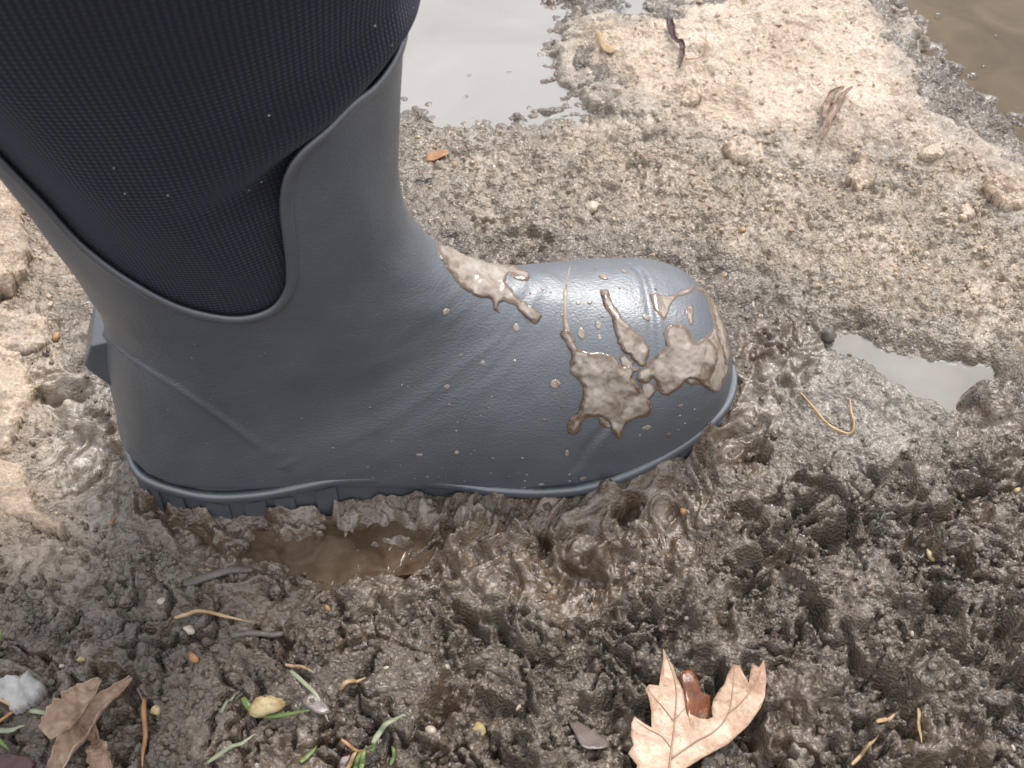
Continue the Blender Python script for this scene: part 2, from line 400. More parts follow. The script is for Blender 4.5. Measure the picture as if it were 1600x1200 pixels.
rough = fbm(X/.006, Y/.006, 41, 3, .6)*lod(.006)
d5, e5, i5 = dome(X, Y, .0021, 35)
crumb = .0021*d3*(.4+i3)*lod(.0058)+.0014*d4*(.3+i4)*lod(.0031)+.0007*d5*(.3+i5)*lod(.0028)+.0011*rough
gate = sstep(.0, .35, fbm(X/.06, Y/.06, 45, 2))
rel = .45+.55*sstep(-.11, -.02, X+.03*perlin(X/.07, Y/.07, 46))            # the churned part lies to the right, the left is pressed flatter
soft1, soft2 = d1*d1, d2*d2
vn = fbm(X/.020+.9*wxn+.25*wx2, Y/.020+.9*wyn+.25*wy2, 48, 4, .55)
void = sstep(.26, .60, vn)*(.35+.65*sstep(-.2, .3, fbm(X/.05, Y/.05, 49, 2)))
vl = fbm(X/.034+.55*wxn+.10*wx2, Y/.034+.55*wyn+.10*wy2, 148, 5, .5)
plat = sstep(-.30, -.08, vl)                                                # 1 on the flat tops, 0 in the gaps
edge1 = sstep(.16, .0, e1+.015*rough)*gate
H += Zc*(rel*(.0105*(plat-.6)+.0030*vl+.0040*soft1*(.4+i1)+.0034*soft2*(.3+i2)*(1.3-.7*plat)-.0060*void-.0070*edge1*lod(.012)-.0018*sstep(.14, .0, e2+.015*rough)*gate)+crumb*(1.25-.45*plat)-.001)
H += Zg*(.0016*d2*(i2 > .5)+1.35*crumb*(.55+.45*sstep(-.3, .3, perlin(X/.02, Y/.02, 47)))-.0010*sstep(.22, .0, e3)*lod(.006))
sw = fbm(X/.022+1.6*wxn, Y/.022+1.6*wyn, 51, 4, .5); rid = 1-np.abs(perlin(X/.015+2.0*wyn, Y/.015+2.0*wxn, 55))*2
H += Zw*(.0042*sw+.0022*np.clip(rid, 0, 1)**2+.0012*perlin(XW/.006, YW/.006, 57)*lod(.006)+.60*crumb*sstep(-.25, .3, sw))
rest = np.clip(1-Zc-Zg-Zw, 0, 1)
H += rest*(.0030*d2*(.3+i2)+.9*crumb+.0012*sw)
# water beds
for k, dep in (('puddle', .010), ('brown', .012), ('mid', .011), ('top', .008)):
    s = bil(SDC[k], X, Y)+(.0055 if k != 'mid' else .003)*fbm(X/.016, Y/.016, 61, 4)+(.004 if k == 'mid' else 0)
    H -= dep*sstep(-.010, .008, s)
    H = np.where(s > .003, WLEV-.0014+(.0036*d2*d2*(i2 > .60)+.0026*d3*(i3 > .62)+.0006*rough)*sstep(.030, .004, s)*(k != 'mid')-.004*sstep(.01, .03, s), H)
H -= .0080*zone('brownfilm', X, Y, .010)
fs_ = bil(SDC['brownfilm'], X, Y); H = np.where((fs_ < -.002) & (fs_ > -.016), np.maximum(H, -.0027+.0010*rough), H)
# pits and cracks seen in the mud
PITS = [(1060,728,15,.022),(985,803,17,.022),(925,908,34,.010),(735,972,18,.012),(785,1000,22,.010),(505,800,16,.012),(470,850,22,.007),
        (1268,958,16,.014),(1262,985,14,.010),(1400,985,40,.010),(1490,1080,30,.009),(1060,985,22,.010),(1030,1000,18,.010),(1270,1170,50,.010),(690,1120,26,.008),
        (600,980,36,.009),(830,370,26,.008),(760,352,14,.008),(800,385,50,.006),(150,935,24,.005),(215,945,16,.006),(1090,1050,24,.009),(1165,810,20,.010),(1180,720,18,.009),
        (1440,870,26,.010),(1320,860,26,.008),(1200,850,24,.009),(1480,1150,26,.008),(1180,1130,24,.008),(105,620,22,.008),(250,790,22,.008),(850,840,14,.007),(1300,570,14,.005),(950,1120,26,.009)]
for px, py, r, dep in PITS:
    c = onz(px, py); rr = r*.00034
    an = (px*.37+py*.11) % 3.14; ux_, uy_ = math.cos(an), math.sin(an); qx, qy = XW-c[0]+.45*rr*wx2, YW-c[1]+.45*rr*wy2
    q = np.hypot((qx*ux_+qy*uy_)*.68, (qy*ux_-qx*uy_)*1.25)/rr+.22*vn+.06*rough
    H -= .95*dep*sstep(1.2, .35, q)*lod(.012)

RIDGES = [([(640,908),(672,880),(706,852),(748,828)], 7, .0042),([(690,838),(704,858),(722,884)], 6, .0032),([(640,872),(668,852),(690,838)], 6, .0030),([(560,858),(600,842),(640,846)], 7, .0030),
          ([(420,840),(470,826),(500,832)], 7, .003),([(470,905),(482,885),(492,868)], 6, .0028),([(360,890),(400,878),(436,886)], 7, .0026),([(860,830),(868,862),(880,890)], 6, .0034),([(760,860),(800,846),(836,850)], 7, .003),
          ([(930,870),(962,850),(990,856)], 7, .0034),([(80,600),(120,590),(150,606),(140,640)], 8, .0032),([(90,690),(140,680),(190,700)], 7, .0026),([(1180,560),(1215,585),(1230,620)], 8, .0035)]
for pts, wpx, amp in RIDGES:
    c = spline(gpoly(pts), 40); d = np.full(X.shape, 9.); m = (X > c[:, 0].min()-.012) & (X < c[:, 0].max()+.012) & (Y > c[:, 1].min()-.012) & (Y < c[:, 1].max()+.012)
    xm, ym = X[m]+.0010*wx2[m], Y[m]+.0010*wy2[m]
    d[m] = np.sqrt(((xm[:, None]-c[None, :, 0])**2+(ym[:, None]-c[None, :, 1])**2).min(1))
    ww = wpx*.00034; H += amp*np.exp(-(d/ww)**2)-.7*amp*np.exp(-((d-2.3*ww)/(1.2*ww))**2)

# slump the steepest faces, as wet mud does, and let crumbs stand on them again
def blur(a, n):
    for _ in range(n):
        a = np.pad(a, 1, 'edge'); a = (a[:-2]+2*a[1:-1]+a[2:])/4; a = (a[:, :-2]+2*a[:, 1:-1]+a[:, 2:])/4
    return a
Hb = blur(H, 14); gy_, gx_ = np.gradient(Hb, GY, GX); slope = blur(np.hypot(gx_, gy_), 4)
Hs = blur(H, 4)+.8*crumb-.0010*lod(.004)+.0012*perlin(X/.0045, Y/.0045, 75)*lod(.0045)
H = H+(Hs-H)*sstep(.9, 1.7, slope)*lod(.004)

ck = np.abs(perlin(X/.026+.8*wxn+.16*wx2, Y/.026+.8*wyn+.16*wy2, 171)); ck2 = np.abs(perlin(X/.012+.5*wxn+.2*wx2, Y/.012+.5*wyn+.2*wy2, 172))
cg, cg2 = sstep(-.05, .25, fbm(X/.035, Y/.035, 173, 3)), sstep(.05, .35, fbm(X/.025, Y/.025, 174, 3))
H -= np.clip(Zc+.25*Zg, 0, 1)*lod(.004)*(.0085*sstep(.095, .02, ck+.02*rough)*cg+.0055*sstep(.13, .03, ck2+.03*rough)*cg2)

# boot outline on the ground keeps the mud clear of the inside of the boot
YAW = math.radians(7.5); BO = np.array([-.122, -.040])
cy_, sy_ = math.cos(YAW), math.sin(YAW)
def b2w(s, w, z):
    s, w = np.asarray(s, float), np.asarray(w, float)
    return np.stack([BO[0]+s*cy_-w*sy_, BO[1]+s*sy_+w*cy_, np.broadcast_to(z, s.shape)], -1)
def w2b(x, y): return (x-BO[0])*cy_+(y-BO[1])*sy_, -(x-BO[0])*sy_+(y-BO[1])*cy_
SOLE = [(-.062,0),(-.0600,-.0100),(-.0560,-.0190),(-.0500,-.0250),(-.0365,-.0325),(-.0215,-.0380),(0,-.040),(.04,-.0385),(.08,-.041),(.12,-.0475),(.15,-.0505),(.18,-.047),(.205,-.038),(.223,-.023),(.2315,-.006),
        (.2305,.010),(.220,.027),(.200,.040),(.17,.0475),(.135,.048),(.09,.042),(.04,.038),(0,.040),(-.0215,.0380),(-.0365,.0325),(-.0500,.0250),(-.0560,.0190),(-.0600,.0100)]
SOLEC = spline(SOLE, 240, True)
bs, bw = w2b(X, Y)
near = (np.abs(X) < .35) & (np.abs(Y) < .25)
SB = np.full(X.shape, -1.); SB[near] = sdf(SOLEC[::4], bs[near], bw[near])
push = np.exp(-np.clip(-SB, 0, 1)/.012)
toe = sstep(.12, .20, bs)
H += np.where(SB < 0, push*(.0035*perlin(X/.014, Y/.014, 71)+.0008+.0035*sstep(.0, -.04, bs)+.004*sstep(.12, .18, bs)+.019*toe*(.75+.5*perlin(X/.012, Y/.012, 72))), 0)
H = np.where(SB > -.001, np.minimum(H, .003+.016*toe-.035*sstep(-.001, .006, SB)), H)
GZ = H
def ground_z(x, y):
    x, y = np.atleast_1d(x).astype(float), np.atleast_1d(y).astype(float)
    i = np.clip(np.searchsorted(GX, x)-1, 0, len(GX)-2); j = np.clip(np.searchsorted(GY, y)-1, 0, len(GY)-2)
    fx = (x-GX[i])/(GX[i+1]-GX[i]); fy = (y-GY[j])/(GY[j+1]-GY[j])
    return (GZ[j, i]*(1-fx)+GZ[j, i+1]*fx)*(1-fy)+(GZ[j+1, i]*(1-fx)+GZ[j+1, i+1]*fx)*fy
me = mesh_np('mud_ground', np.stack([X, Y, H], -1).reshape(-1, 3), grid_faces(len(GY), len(GX)))
wetv = np.clip(Zw*(.75+.7*sw)+.75*sstep(.05, .45, fbm(X/.045, Y/.045, 81, 4))+.5*sstep(WLEV+.004, WLEV, H)*(1-Zc), 0, 1)
slv = np.clip(zone('slmix', X, Y, .03)*(.75+.5*fbm(X/.03, Y/.03, 83, 3))+.75*Zg+1.1*zone('leftice', X, Y, .02, .012), 0, 1)
silt_v = np.clip(zone('leftwet', X, Y, .02, .01)*.9+.75*zone('mound', X, Y, .015)+.7*Zg+.35*zone('leftice', X, Y, .03, .02)+.15*Zw*sstep(.1, .5, sw), 0, 1)
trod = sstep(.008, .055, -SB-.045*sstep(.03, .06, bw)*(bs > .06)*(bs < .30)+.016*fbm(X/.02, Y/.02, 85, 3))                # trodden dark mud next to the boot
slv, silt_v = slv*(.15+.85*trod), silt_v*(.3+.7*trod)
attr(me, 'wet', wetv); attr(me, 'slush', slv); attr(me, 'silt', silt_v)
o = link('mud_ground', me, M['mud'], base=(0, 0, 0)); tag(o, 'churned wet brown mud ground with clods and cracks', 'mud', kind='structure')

# ------------------------------------------------------------------ water sheets lying in the hollows
def water(name, poly, z, mat, label, grow=.012):
    p = spline(gpoly(poly), len(poly)*5, True)
    c = p.mean(0); q = p+(p-c)/np.linalg.norm(p-c, axis=1)[:, None]*grow
    n = len(q); v = np.column_stack([q, np.full(n, z)]); v2 = v.copy(); v2[:, 2] -= .006
    f = [tuple(range(n)), tuple(range(2*n-1, n-1, -1))]+[(i, n+i, n+(i+1) % n, (i+1) % n) for i in range(n)]
    a = mesh_np(name, np.vstack([v, v2]), f, False)
    ob = link(name, a, mat); tag(ob, label, 'puddle', kind='structure'); return ob
water('puddle_water', PZ['puddle'], WLEV, M['milky'], 'pale silty puddle behind the boot shaft')
water('puddle_water', PZ['brown'], WLEV, M['brown'], 'clear brown puddle beyond the slush bank')
water('puddle_water', PZ['mid'], WLEV-.0005, M['grey_water'], 'small grey puddle to the right of the toe')
water('puddle_water', PZ['brownfilm'], -.0035, M['brown_silt'], 'shallow film of brown muddy water below the sole', .006)
water('puddle_water', PZ['top'], WLEV, M['milky'], 'pale meltwater at the top edge of the slush bank')

# ------------------------------------------------------------------ slush bank (heightfield that dips under the mud at its rim)
def field(name, x0, x1, y0, y1, st, zfun, keep, mat, attrs=None):
    xs, ys = np.arange(x0, x1, st), np.arange(y0, y1, st); x, y = np.meshgrid(xs, ys)
    z = zfun(x, y); k = keep(x, y)
    f = grid_faces(len(ys), len(xs)); f = f[k.ravel()[f].any(1)]
    used = np.unique(f); remap = -np.ones(x.size, int); remap[used] = np.arange(len(used))
    a = mesh_np(name, np.stack([x, y, z], -1).reshape(-1, 3)[used], remap[f])
    if attrs:
        for kk, fn in attrs.items(): attr(a, kk, fn(x, y).ravel()[used])
    return a
def bank_z(x, y):
    s = bil(SDC['bank'], x, y)+.010*fbm(x/.022, y/.022, 91, 4)
    g1, h1, j1 = worley(x/.0045, y/.0045, 92); g2, h2, j2 = worley(x/.014, y/.014, 93)
    top = .0125*sstep(-.012, .060, s)+.003*fbm(x/.04, y/.04, 94, 2)+.0022*fbm(x/.013, y/.013, 97, 3)+.0012*np.clip(1-g1, 0, 1)*(.3+j1)+.0030*np.clip(.8-g2, 0, 1)*j2*sstep(.06, .0, s)+.0006*perlin(x/.0023, y/.0023, 95)
    return low(x, y)+.0012+top-.012*sstep(-.002, -.016, s)
a = field('slush_bank', .02, .42, .07, .42, .00095, bank_z, lambda x, y: bil(SDC['bank'], x, y) > -.022, M['slush'],
          {'dirt': lambda x, y: np.clip(sstep(.060, .004, bil(SDC['bank'], x, y)*np.where(y-.2-.35*(x-.15) > 0, 2.2, 1)+.022*fbm(x/.03, y/.03, 96, 4))*.9, 0, 1)})
BANK = BVHTree.FromPolygons([v.co[:] for v in a.vertices], [p.vertices[:] for p in a.polygons])
o = link('slush_bank', a, M['slush']); tag(o, 'broad bank of melting tan slush beyond the toe', 'slush', kind='stuff')
def surf_z(x, y):
    z = ground_z(x, y); r = []
    for xi, yi, zi in zip(np.atleast_1d(x), np.atleast_1d(y), z):
        h = BANK.ray_cast(Vector((xi, yi, .2)), Vector((0, 0, -1)))
        r.append(max(zi, h[0].z) if h[0] else zi)
    return np.array(r)

def lump(name, poly, hgt, mat, label, cat, group=None, seed=0, st=.0009, grain=.0012, dirt=.2, flat=.6, rim=.006):
    """A solid lump sitting on the ground: domed top, closed underside sunk a little into the mud."""
    P = gpoly(poly); lo, hi = P.min(0)-.003, P.max(0)+.003
    xs, ys = np.arange(lo[0], hi[0], st), np.arange(lo[1], hi[1], st); x, y = np.meshgrid(xs, ys)
    s = sdf(spline(P, len(P)*6, True), x, y)+.0022*fbm(x/.008, y/.008, seed, 3)
    base = float(np.median(surf_z(P[:, 0], P[:, 1])))
    g1, _, j1 = worley(x/.0055, y/.0055, seed+5)
    top = base+hgt*(flat+(1-flat)*fbm(x/.02, y/.02, seed+2, 2))*np.sqrt(np.clip(s/rim, 0, 1)*(2-np.clip(s/rim, 0, 1)))+grain*(np.clip(.9-g1, 0, 1)*(.4+j1)*1.6+.5*perlin(x/.0025, y/.0025, seed+3))
    ins = s > 0
    f = grid_faces(len(ys), len(xs)); f = f[ins.ravel()[f].all(1)]
    used = np.unique(f); remap = -np.ones(x.size, int); remap[used] = np.arange(len(used)); f = remap[f]
    v = np.stack([x, y, top], -1).reshape(-1, 3)[used]; vb = v.copy(); vb[:, 2] = base-.006
    n = len(v); e = {}
    for q in f.tolist():
        for i in range(4): e[(q[i], q[(i+1) % 4])] = 1
    side = [(b_, a_, a_+n, b_+n) for (a_, b_) in e if (b_, a_) not in e]
    a = mesh_np(name, np.vstack([v, vb]), np.vstack([f, f[:, ::-1]+n, np.array(side)]))
    attr(a, 'dirt', np.clip(dirt+.5*fbm(np.r_[v[:, 0], v[:, 0]]/.015, np.r_[v[:, 1], v[:, 1]]/.015, seed+8, 3), 0, 1))
    ob = link(name, a, mat); return tag(ob, label, cat, group)
lump('slush_chunk', [(-60,255),(15,290),(38,330),(50,385),(48,425),(10,475),(-60,480)], .016, M['slush'], 'lumpy tan slush chunk beside the boot collar at the left edge', 'slush chunk', 'slush chunks left of the boot', 101, dirt=.0)
lump('slush_chunk', [(-60,565),(20,555),(45,585),(52,620),(40,665),(18,712),(-60,725)], .014, M['slush'], 'smooth cream slush slab left of the heel, above a longer slab', 'slush chunk', 'slush chunks left of the boot', 102, dirt=-.1)
lump('slush_chunk', [(-60,722),(25,728),(48,760),(62,800),(90,822),(112,838),(98,852),(60,832),(20,820),(-60,822)], .010, M['slush'], 'long pale slush slab pointing to the lower left mud', 'slush chunk', 'slush chunks left of the boot', 103, dirt=-.1)
lump('slush_chunk', [(-60,485),(20,490),(70,505),(80,530),(50,556),(-60,556)], .006, M['slush'], 'pale wet slush patch between tan slush chunks at left', 'slush chunk', 'slush chunks left of the boot', 104, grain=.002, dirt=.25)
lump('ice_chunk', [(-10,1085),(15,1072),(40,1080),(62,1074),(80,1088),(82,1108),(60,1122),(30,1126),(0,1112)], .009, M['ice'], 'clear white ice chunk on mud near the lower left grass', 'ice', None, 105, grain=.0018, rim=.004)
lump('slush_lump', [(1130,238),(1165,232),(1192,250),(1190,266),(1150,268),(1130,255)], .0055, M['slush'], 'jagged pale slush lump between the two dead leaf scraps', 'slush lump', 'loose lumps on the slush bank', 106, grain=.0032, rim=.006, dirt=.05)
lump('slush_lump', [(1322,285),(1338,266),(1358,278),(1362,300),(1340,308),(1322,300)], .007, M['slush'], 'upright small slush lump below the folded leaf', 'slush lump', 'loose lumps on the slush bank', 107, grain=.0032, rim=.006, dirt=.05)
lump('slush_lump', [(1535,292),(1570,288),(1602,310),(1598,335),(1570,338),(1540,320)], .0055, M['slush'], 'largest rounded slush lump at the right edge', 'slush lump', 'loose lumps on the slush bank', 108, grain=.0030, rim=.009, dirt=.0)
lump('slush_lump', [(1438,250),(1458,245),(1470,256),(1462,266),(1440,264)], .005, M['slush'], 'tiny pale slush lump left of the largest lump', 'slush lump', 'loose lumps on the slush bank', 109, rim=.003, dirt=-.2)
lump('slush_lump', [(1498,330),(1512,325),(1522,338),(1512,347),(1500,342)], .005, M['slush'], 'tiny pale slush lump just below the largest lump', 'slush lump', 'loose lumps on the slush bank', 110, rim=.003, dirt=-.2)
lump('slush_lump', [(1060,168),(1078,150),(1090,155),(1092,178),(1070,182)], .006, M['slush'], 'small white slush lump below the dark red leaf scrap', 'slush lump', 'loose lumps on the slush bank', 111, grain=.002, rim=.003, dirt=-.2)

def grains(name, count, zones, rmin, rmax, mat, label, seed, cat='slush', smooth=False, sink=.15):
    rg = np.random.default_rng(seed); ico = bmesh.new(); bmesh.ops.create_icosphere(ico, subdivisions=1, radius=1)
    iv = np.array([v_.co[:] for v_ in ico.verts]); ico.verts.index_update(); if_ = np.array([[v_.index for v_ in f_.verts] for f_ in ico.faces]); ico.free()
    xs, ys = rg.uniform(-.38, .38, count*12), rg.uniform(-.22, .36, count*12)
    p = sum(w_*zone(z_, xs, ys, .025) for z_, w_ in zones.items())*np.clip(.30+1.5*fbm(xs/.025, ys/.025, seed, 4), 0, 1)
    wat = sum(zone(k_, xs, ys, .004) for k_ in ('puddle', 'brown', 'mid', 'top'))
    bs_, bw_ = w2b(xs, ys); wat = wat+(sdf(SOLEC[::8], bs_, bw_) > -.004)
    k = np.where((rg.uniform(0, 1, len(xs)) < p) & (wat < .3))[0][:count]; xs, ys = xs[k], ys[k]
    z = surf_z(xs, ys); r = rmin+(rmax-rmin)*rg.uniform(0, 1, len(xs))**3
    sc = rg.uniform(.6, 1.3, (len(xs), 1, 3)); jit = 1+rg.uniform(-.22, .22, (len(xs), len(iv), 1))
    v = np.stack([xs, ys, z+r*sink], -1)[:, None]+iv[None]*jit*sc*r[:, None, None]
    f = if_[None]+(np.arange(len(xs))*len(iv))[:, None, None]
    a = mesh_np(name, v.reshape(-1, 3), f.reshape(-1, 3), smooth); attr(a, 'dirt', np.repeat(rg.uniform(-.4, .45, len(xs)).clip(0, 1), len(iv)))
    tag(link(name, a, mat, base=(0, 0, 0)), label, cat, kind='stuff')
grains('slush_grains', 5200, {'gran': .5, 'slmix': .5, 'bank': .35, 'leftice': .5}, .0004, .0019, M['slush'], 'loose grains of melting slush scattered over the mud', 5)

grains('mud_crumbs', 9500, {'clod': 1.0, 'wet': .25}, .0004, .0024, M['mud'], 'small wet crumbs of mud lying on the clods', 6, 'mud', True, .0)

# ------------------------------------------------------------------ the boot
ROWS = np.array([  # front s,z | back s,z | half width | widest at q | top exponent | bottom exponent
 (.112,.400, -.130,.400, .078,.50,2.0,2.0),
 (.094,.300, -.107,.300, .073,.50,2.0,2.0),
 (.0855,.240, -.0820,.240, .066,.50,2.0,2.0),
 (.081,.200, -.0690,.200, .059,.50,2.0,2.0),
 (.078,.168, -.0600,.165, .053,.50,2.1,2.1),
 (.080,.144, -.0535,.135, .048,.52,2.1,2.2),
 (.087,.126, -.0510,.108, .044,.55,2.1,2.2),
 (.097,.114, -.0565,.080, .041,.58,2.1,2.2),
 (.107,.107, -.0605,.048, .0385,.60,2.1,2.2),
 (.117,.102, -.0610,.018, .0378,.62,2.1,2.4),
 (.127,.0985, -.032,.004, .039,.66,2.1,3.6),
 (.139,.095, .030,.004, .0410,.68,2.1,4.6),
 (.157,.0915, .090,-.002, .0455,.66,2.15,5.0),
 (.177,.0885, .140,-.006, .0490,.66,2.2,5.0),
 (.197,.083, .180,-.002, .0465,.64,2.3,4.6),
 (.213,.073, .205,.007, .0380,.60,2.3,4.0),
 (.2245,.056, .222,.015, .0235,.56,2.2,3.0),
 (.2295,.036, .2293,.020, .009,.55,2.0,2.4)])
NF = 1600
RF = spline(ROWS, NF)
RF[:, 4] = np.maximum(RF[:, 4], .004)
step = np.maximum(np.hypot(*np.diff(RF[:, :2], axis=0).T), np.hypot(*np.diff(RF[:, 2:4], axis=0).T)); LEN = np.r_[0, np.cumsum(step)]; LEN /= LEN[-1]
def rows_at(t): return np.stack([np.interp(t, LEN, RF[:, k]) for k in range(8)], -1)
def loft(t, phi, infl=0.):
    """t 0..1 shaft top to toe, phi 0 front/top, pi back/bottom; phi<0 is the side w<0 (towards the camera)."""
    r = rows_at(np.asarray(t)); c, s = np.cos(phi), np.sin(phi)
    n = np.where(c > 0, r[..., 6], r[..., 7])
    a = np.sign(c)*np.abs(c)**(2/n); b = np.sign(s)*np.abs(s)**(2/n)
    q0 = r[..., 5]; q = np.where(c > 0, q0*(1-a), q0-a*(1-q0))
    fx, fz, bx, bz = r[..., 0], r[..., 1], r[..., 2], r[..., 3]
    return b2w(fx+(bx-fx)*q, b*r[..., 4], fz+(bz-fz)*q)
NTT, NPH = 460, 380
TT = np.linspace(0, 1, NTT); PH = np.linspace(-np.pi, np.pi, NPH, endpoint=False)
TG, PG = np.meshgrid(TT, PH, indexing='ij')
V = loft(TG, PG); FC = grid_faces(NTT, NPH, True)
def vnormals(V):
    dt = np.gradient(V, axis=0); dp = np.roll(V, -1, 1)-np.roll(V, 1, 1)
    n = np.cross(dt, dp); return n/(np.linalg.norm(n, axis=-1, keepdims=True)+1e-12)
NRM = vnormals(V)
ctr = V.mean(1, keepdims=True)
if ((V-ctr)*NRM).sum() < 0: NRM = -NRM; FC = FC[:, ::-1]
Vf = V.reshape(-1, 3)
BV0 = BVHTree.FromPolygons([tuple(p) for p in Vf.tolist()], FC.tolist())
def hit(bv, px, py):
    d = Vector(ray(px, py)).normalized(); r = bv.ray_cast(Vector(CAM), d)
    return r
def hit_param(px, py):
    r = hit(BV0, px, py)
    if r[0] is None: return None
    vi = min(FC[r[2]], key=lambda i: (Vector(Vf[i])-r[0]).length)
    return np.array([abs(PG.flat[vi]), TG.flat[vi]])
COLLAR_PX = [(612,106),(585,138),(552,168),(512,205),(474,238),(452,272),(446,312),(451,365),(457,412),(452,450),(428,482),(384,497),(330,494),(268,476),(205,443),(152,404),(108,366),(64,316),(20,270)]
cp = [hit_param(*p) for p in COLLAR_PX]; cp = [q for q in cp if q is not None]
cp = np.array(cp)
front_t, last = cp[0, 1]-.004, cp[-1]
tail = [np.array(q) for q in ((last[0]+.03, last[1]-.03), (last[0]+.08, last[1]-.06), (last[0]+.25, last[1]-.095), (last[0]+.6, last[1]-.115), (np.pi, last[1]-.12))]
COLLAR = np.vstack([[0, front_t], cp, tail])
COLLAR = spline(COLLAR, 260); COLLAR[:, 0] = np.clip(COLLAR[:, 0], 0, np.pi)
opening = np.vstack([COLLAR, [np.pi, -.2], [0, -.2]])
inside = sdf(opening*np.array([1, 6.0]), np.abs(PG), TG*6.0)          # >0: above the collar, where the knit shows
# raised ridges and the toe-cap step, from their course over the surface
def curve_on(pxs, n=600):
    p = spline(np.array(pxs, float), n); q = [hit(BV0, *k)[0] for k in p]
    return np.array([k for k in q if k is not None])
def dist_to(pts, V):
    v = V.reshape(-1, 3); d = np.full(len(v), 9.)
    lo, hi = pts.min(0)-.01, pts.max(0)+.01
    m = ((v > lo) & (v < hi)).all(1); idx = np.where(m)[0]
    for i in range(0, len(idx), 4000):
        k = idx[i:i+4000]; d[k] = np.sqrt(((v[k][:, None]-pts[None])**2).sum(-1)).min(1)
    return d.reshape(V.shape[:2])
DSP = np.zeros(TG.shape)
heel_c = curve_on([(163,522),(200,556),(250,588),(300,620),(350,655),(400,692),(450,732)])
DSP += .0013*np.exp(-(dist_to(heel_c, V)/.0014)**2)
toe_c = curve_on([(986,412),(1004,430),(1014,470),(1020,520),(1018,570),(1000,615),(960,655),(925,690),(895,735)])
ts, tw = w2b(V[..., 0], V[..., 1])
dt_ = dist_to(toe_c, V)
DSP += -.0008*np.exp(-(dt_/.0022)**2)
toe_c2 = curve_on([(994,412),(1012,430),(1023,470),(1030,520),(1028,572),(1010,620),(970,660),(934,696),(904,740)])
DSP += .0004*np.exp(-(dist_to(toe_c2, V)/.0022)**2)
DSP += .0003*perlin(TG*30, PG*4, 5)
VS = V+NRM*DSP[..., None]
keep = FC[(inside.ravel()[FC] < 0).all(1)]
used = np.unique(keep); remap = -np.ones(NTT*NPH, int); remap[used] = np.arange(len(used))
BASE = np.array([-.03, -.03, 0.0])
boot = thing('rubber_boot', 'dark grey rubber boot with navy knit shaft standing in mud', 'boot', BASE)
sm = mesh_np('shell', VS.reshape(-1, 3)[used], remap[keep])
SHELL_BV = BVHTree.FromPolygons([tuple(p) for p in VS.reshape(-1, 3)[used].tolist()], remap[keep].tolist())
shell = link('shell', sm, M['rubber'], boot); shell['label'] = 'grained grey rubber foot and ankle shell'
# rolled rim along the collar
ring = np.vstack([np.column_stack([COLLAR[:, 0], COLLAR[:, 1]])[::-1]*[1, 1], ])
near_p = loft(COLLAR[:, 1], -COLLAR[:, 0]); far_p = loft(COLLAR[:, 1], COLLAR[:, 0])
loop = np.vstack([near_p, far_p[::-1][1:-1]])
def nrm_at(p):
    r = BV0.find_nearest(Vector(p)); n = np.array(r[1])
    c = b2w(np.array(0.0), np.array(0.0), p[2]); return n if n@(p-c) > -1 else n
ln = np.array([nrm_at(p) for p in loop])
nv = len(loop); tg = np.roll(loop, -1, 0)-np.roll(loop, 1, 0); tg /= np.linalg.norm(tg, axis=1)[:, None]+1e-12
sv = np.cross(tg, ln); sv /= np.linalg.norm(sv, axis=1)[:, None]+1e-12
ang = np.linspace(0, 2*np.pi, 12, endpoint=False)
rv = (loop[:, None]+ln[:, None]*(.0013*np.sin(ang)[None, :, None]-.0003)+sv[:, None]*(.0024*np.cos(ang)[None, :, None])).reshape(-1, 3)
rf = grid_faces(nv+1, 12, True) % (nv*12)
link('collar_rim', mesh_np('collar_rim', rv, rf), M['rim'], shell)

# knit neoprene shaft: same last, set in below the collar, bulging and folded above it
NTK, NPK = 420, 420
t_end = COLLAR[:, 1].max()+.06
TK, PK = np.meshgrid(np.linspace(0, t_end, NTK), np.linspace(-np.pi, np.pi, NPK, endpoint=False), indexing='ij')
VK = loft(TK, PK); NK = vnormals(VK)
KF = grid_faces(NTK, NPK, True)
if ((VK-VK.mean(1, keepdims=True))*NK).sum() < 0: NK = -NK; KF = KF[:, ::-1]
ik = sdf(opening*np.array([1, 6.0]), np.abs(PK), TK*6.0)              # param distance above the collar
f0 = hit_param(385, 292); f1 = hit_param(600, 118)
off = -.0022+.0075*sstep(.0, .55, ik)
if f0 is not None and f1 is not None:
    fx = np.array([0, f1[0], f0[0]]); ft = np.array([f1[1]-.004, f1[1]-.004, f0[1]])
    tl = np.interp(np.abs(PK), fx, ft)
    dl = (tl-TK)*1.1                                                   # >0 above the fold
    fade = sstep(f0[0]+.45, f0[0]-.35, np.abs(PK))
    off += fade*(.0060*np.exp(-((dl-.022)/.020)**2)-.0045*np.exp(-((dl+.008)/.012)**2))
off += .0016*perlin(TK*14, PK*1.3, 66)*sstep(.1, .6, ik)
off = np.where(ik < 0, np.minimum(off, -.0024), off)
VK2 = VK+NK*off[..., None]
km = mesh_np('knit_shaft', VK2.reshape(-1, 3), KF)
uvl = km.uv_layers.new(name='knit')
lens = np.linalg.norm(np.diff(VK, axis=0), axis=-1).mean(1); vv = np.r_[0, np.cumsum(lens)]/.00175
li = np.empty(len(km.loops), np.int32); km.loops.foreach_get('vertex_index', li)
ncol = 244
u = (PK+np.pi)/(2*np.pi)*ncol; uv = np.stack([u.ravel()[li], np.repeat(vv, NPK)[li]], -1)
uq = uv[:, 0].reshape(-1, 4); wrapq = (uq.max(1)-uq.min(1)) > ncol/2
uq[wrapq] = np.where(uq[wrapq] < ncol/2, uq[wrapq]+ncol, uq[wrapq]); uv[:, 0] = uq.ravel()
uvl.data.foreach_set('uv', uv.astype(np.float32).ravel())
